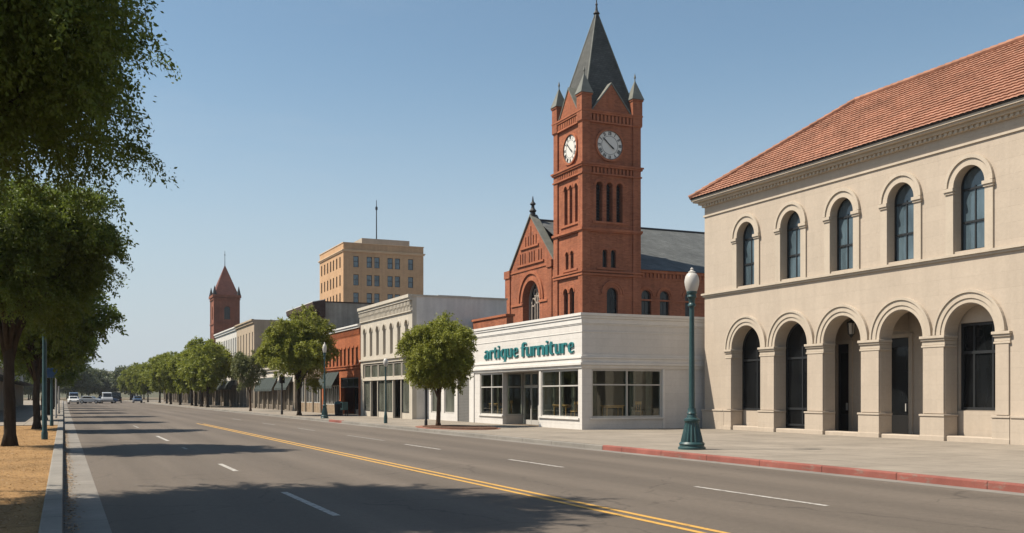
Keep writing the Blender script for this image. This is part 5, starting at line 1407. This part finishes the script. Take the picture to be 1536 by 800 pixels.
def make_trunk(mb, base, top, r0, r1, limbs, seed, n=10, wob=0.08):
    R = random.Random(seed)
    base, top = Vector(base), Vector(top)
    pts, rad = [], []
    for i in range(8):
        t = i/7; fl = 1 + 0.55*max(0, 1 - t*7)
        pts.append(base.lerp(top, t) + Vector((R.uniform(-wob, wob), R.uniform(-wob, wob), 0))*(t*(1.4 - t)))
        rad.append((r0 + (r1 - r0)*t)*fl)
    mb.tube(pts, rad, n)
    for L in limbs:
        L = Vector(L); st = pts[R.randint(5, 7)]
        d = L - st; mid1 = st + d*0.33 + Vector((d.x*-0.08, d.y*-0.08, 0.05*d.length)); mid2 = st + d*0.68 + Vector((R.uniform(-.1, .1), R.uniform(-.1, .1), 0.06))*d.length*0.5
        mb.tube([st - d*0.03, mid1, mid2, L], [r1*0.72, r1*0.5, r1*0.32, r1*0.12], 7)
        for j in range(3):
            e = mid2 + (L - mid2)*R.uniform(0.2, 0.6) + Vector((R.uniform(-1, 1), R.uniform(-1, 1), R.uniform(-0.2, 0.8)))*d.length*0.33
            s_ = mid1.lerp(mid2, R.uniform(0.3, 1.0)); mb.tube([s_, s_.lerp(e, 0.5) + Vector((0, 0, 0.05*d.length)), e], [r1*0.3, r1*0.2, r1*0.07], 5)

class Kind: pass
def tree_kind(seed, R, cz, nl, lobe, ncl, per, size, spread, trunk, leafmat, barkmat, flat=0.0, nlimb=9, off=(0, 0), name='street_tree', sprays=0, spl=(0.08, 0.20)):
    """returns the two meshes of a tree whose foot is the origin"""
    k = Kind()
    V, Q, lc = lumpy_crown(seed, R, nl, lobe, ncl, per, size, spread, sprays, flat, spl)
    V = V + np.array([off[0], off[1], cz])
    k.crown = np_mesh('crown', V, Q, M[leafmat])
    mb = MB(); h, r0, r1 = trunk
    lim = [(c[0] + off[0], c[1] + off[1], c[2] + cz) for c in lc[:nlimb]]
    make_trunk(mb, (0, 0, -0.1), (off[0]*0.12, off[1]*0.12, h), r0, r1, lim, seed)
    me = bpy.data.meshes.new('trunk'); me.from_pydata(mb.v, [], mb.f); me.materials.append(M[barkmat])
    me.polygons.foreach_set("use_smooth", [True]*len(me.polygons)); k.trunk = me
    k.name = name
    return k
def plant(k, x, y, z, label, group=None, rz=0.0, s=1.0, sz=None, cat='tree', crownmat=None):
    t = thing(k.name, label, cat, (x, y, z), group, rz); t.scale = (s, s, sz or s)
    a = bpy.data.objects.new('trunk', k.trunk); COL.objects.link(a); a.parent = t
    b = bpy.data.objects.new('crown', k.crown); COL.objects.link(b); b.parent = t
    return t

# dry leaves and needles on the verge and along the gutter
rs = np.random.RandomState(77); nl_ = 16000
yy = 5 + 50*rs.uniform(0, 1, nl_)**1.5; xx = -0.28 - 2.6*rs.uniform(0, 1, nl_); zz = np.full(nl_, Z - 0.022)
gm = rs.uniform(0, 1, nl_) < 0.2; xx[gm] = 0.015 + np.abs(rs.normal(0, 0.085, gm.sum())); zz[gm] = 0.016
V_, Q_ = leaves(rs, np.stack([xx, yy, zz], 1), np.tile([[1.0, 0, 0]], (nl_, 1)), 1, 0.055, (0.02, 0.004))
V_[:, 2] = np.repeat(zz, 4) + (V_[:, 2] - np.repeat(zz, 4))*0.25 + 0.008
lo = bpy.data.objects.new('leaf_litter', np_mesh('leaf_litter', V_, Q_, M['litter'])); COL.objects.link(lo)
tag(lo, 'dry brown leaves scattered over the verge and gutter', 'leaf litter', kind='stuff')

GL, GR = 'shady trees along the left kerb', 'round street trees along the right pavement'
near = tree_kind(11, (4.05, 4.4, 3.9), 7.7, 92, (0.20, 0.34), 12500, 44, 0.080, (0.24, 0.085), (3.9, 0.27, 0.19), 'leaf_dark', 'bark', 0.8, 18, (0.6, 0.5), 'shade_tree', 620, (0.10, 0.26))
plant(near, -2.6, 17.0, Z - 0.03, 'nearest dark leafy tree overhanging the road at the upper left')
left = tree_kind(23, (3.75, 3.7, 2.75), 6.25, 54, (0.18, 0.34), 6000, 34, 0.105, (0.26, 0.09), (3.4, 0.185, 0.15), 'leaf_dark', 'bark', 0.85, 14, (0.1, 0), 'shade_tree', 420, (0.10, 0.28))
left2 = tree_kind(29, (3.2, 3.4, 2.6), 5.7, 36, (0.28, 0.42), 3000, 24, 0.19, (0.28, 0.11), (3.0, 0.18, 0.13), 'leaf_dark', 'bark', 0.85, 12, (0.1, 0), 'shade_tree', 260, (0.10, 0.28))
plant(left, -6.8, 15.2, Z, 'unseen tree added left of the overhanging tree to shade the verge', None, 1.1)  # out of view, added so its crown darkens the near verge
plant(left, -1.55, 35.3, Z - 0.03, 'thick trunked dark tree rooted in the dry verge beside the teal post', GL)
plant(left2, -1.15, 52.3, Z - 0.03, 'leaning trunked dark tree between the teal post and the blue sign', GL, 0.8)
for i, y in enumerate((69, 86, 103, 121, 139, 158, 178, 198)):
    plant(left2, -1.1, y, Z, 'shady tree in the receding row beyond the blue sign on the left pavement', GL, 1.7*i + 2.0, 1.0 + 0.05*math.sin(i*2.1))
rA = tree_kind(41, (1.98, 1.98, 1.86), 3.65, 48, (0.27, 0.40), 4600, 26, 0.10, (0.17, 0.06), (1.85, 0.12, 0.085), 'leaf_olive', 'bark_pale', 0.8, 9, (0.06, -0.02), sprays=260)
plant(rA, 17.1, 47.1, Z + 0.03, 'round olive green tree in the mulch bed beside the white store', GR)
rB = tree_kind(43, (3.25, 3.2, 2.95), 5.05, 38, (0.26, 0.40), 3200, 24, 0.16, (0.24, 0.085), (2.5, 0.17, 0.12), 'leaf_olive', 'bark', 0.8, 10, sprays=240)
plant(rB, 16.5, 76.6, Z, 'big bushy green tree in front of the brick shop and brown cornice', GR)
rC = tree_kind(47, (1.75, 1.7, 2.3), 4.1, 22, (0.24, 0.36), 520, 16, 0.17, (0.22, 0.09), (2.3, 0.11, 0.07), 'leaf_pale', 'bark_pale', 0, 8, sprays=80)
plant(rC, 16.5, 98.5, Z, 'thin pale tree with sparse crown before the tan building', GR)
rD = tree_kind(53, (3.3, 3.3, 2.95), 5.2, 28, (0.27, 0.42), 1300, 18, 0.27, (0.3, 0.12), (2.6, 0.17, 0.11), 'leaf_mid', 'bark', 0.8, 9, sprays=140)
plant(rD, 16.4, 129, Z, 'full green tree hiding the white building front', GR, 0.4, 1.02)
plant(rD, 16.6, 143, Z, 'green tree just behind the full tree at the white building', GR, 2.2, 1.05)
for i, y in enumerate((136, 151, 161, 172, 187, 203, 222, 243, 266, 290)):
    plant(rD, 16.5 + 0.5*math.sin(i*1.7), y, Z, 'small green tree in the receding far row on the right pavement', GR, 1.3*i, 1.04 + 0.12*math.sin(i*2.7 + 1))
rF = tree_kind(59, (6.0, 6.0, 4.2), 6.5, 26, (0.28, 0.42), 700, 16, 0.7, (0.7, 0.3), (3.4, 0.3, 0.2), 'leaf_far', 'bark', 0.8, 8, name='distant_tree')
R = random.Random(5)
for i in range(34):
    plant(rF, -24 + (i*3.9) % 70 + R.uniform(-2, 2), 322 + (i*37) % 130, 0, 'hazy distant tree closing the far end of the street', 'distant trees beyond the street end', R.uniform(0, 6), R.uniform(0.75, 1.15))
for i in range(14):
    plant(rF, -26 - R.uniform(0, 10), 60 + i*19, 0, 'tree crown behind the left side shops', 'trees behind the left shops', R.uniform(0, 6), R.uniform(0.7, 0.9))

# air: one box of thin haze round the camera and the whole place
hm_ = bpy.data.materials.new('air_haze'); hm_.use_nodes = True; hn = hm_.node_tree
hn.nodes.remove(hn.nodes["Principled BSDF"])
pv = hn.nodes.new("ShaderNodeVolumePrincipled"); pv.inputs["Color"].default_value = (0.80, 0.86, 0.95, 1); pv.inputs["Density"].default_value = 0.00013
hn.links.new(pv.outputs[0], hn.nodes["Material Output"].inputs["Volume"])
hb = MB().box(-700, 1000, -60, 1200, -2.0, 75).build('haze', hm_); hb["kind"] = 'stuff'

# low far hill
hl = MB(); n = 60
prev = None
for i in range(n + 1):
    x = -500 + 1400*i/n; hgt = 11 + 7*math.sin(i*0.35) + 4*math.sin(i*0.9 + 1)
    cur = [(x, 640, -1), (x, 720, hgt*0.8), (x, 820, hgt), (x, 980, hgt*0.3), (x, 1100, -1)]
    if prev:
        for a in range(4): hl.face([prev[a], cur[a], cur[a+1], prev[a+1]])
    prev = cur
struct('hills', hl, 'hill')
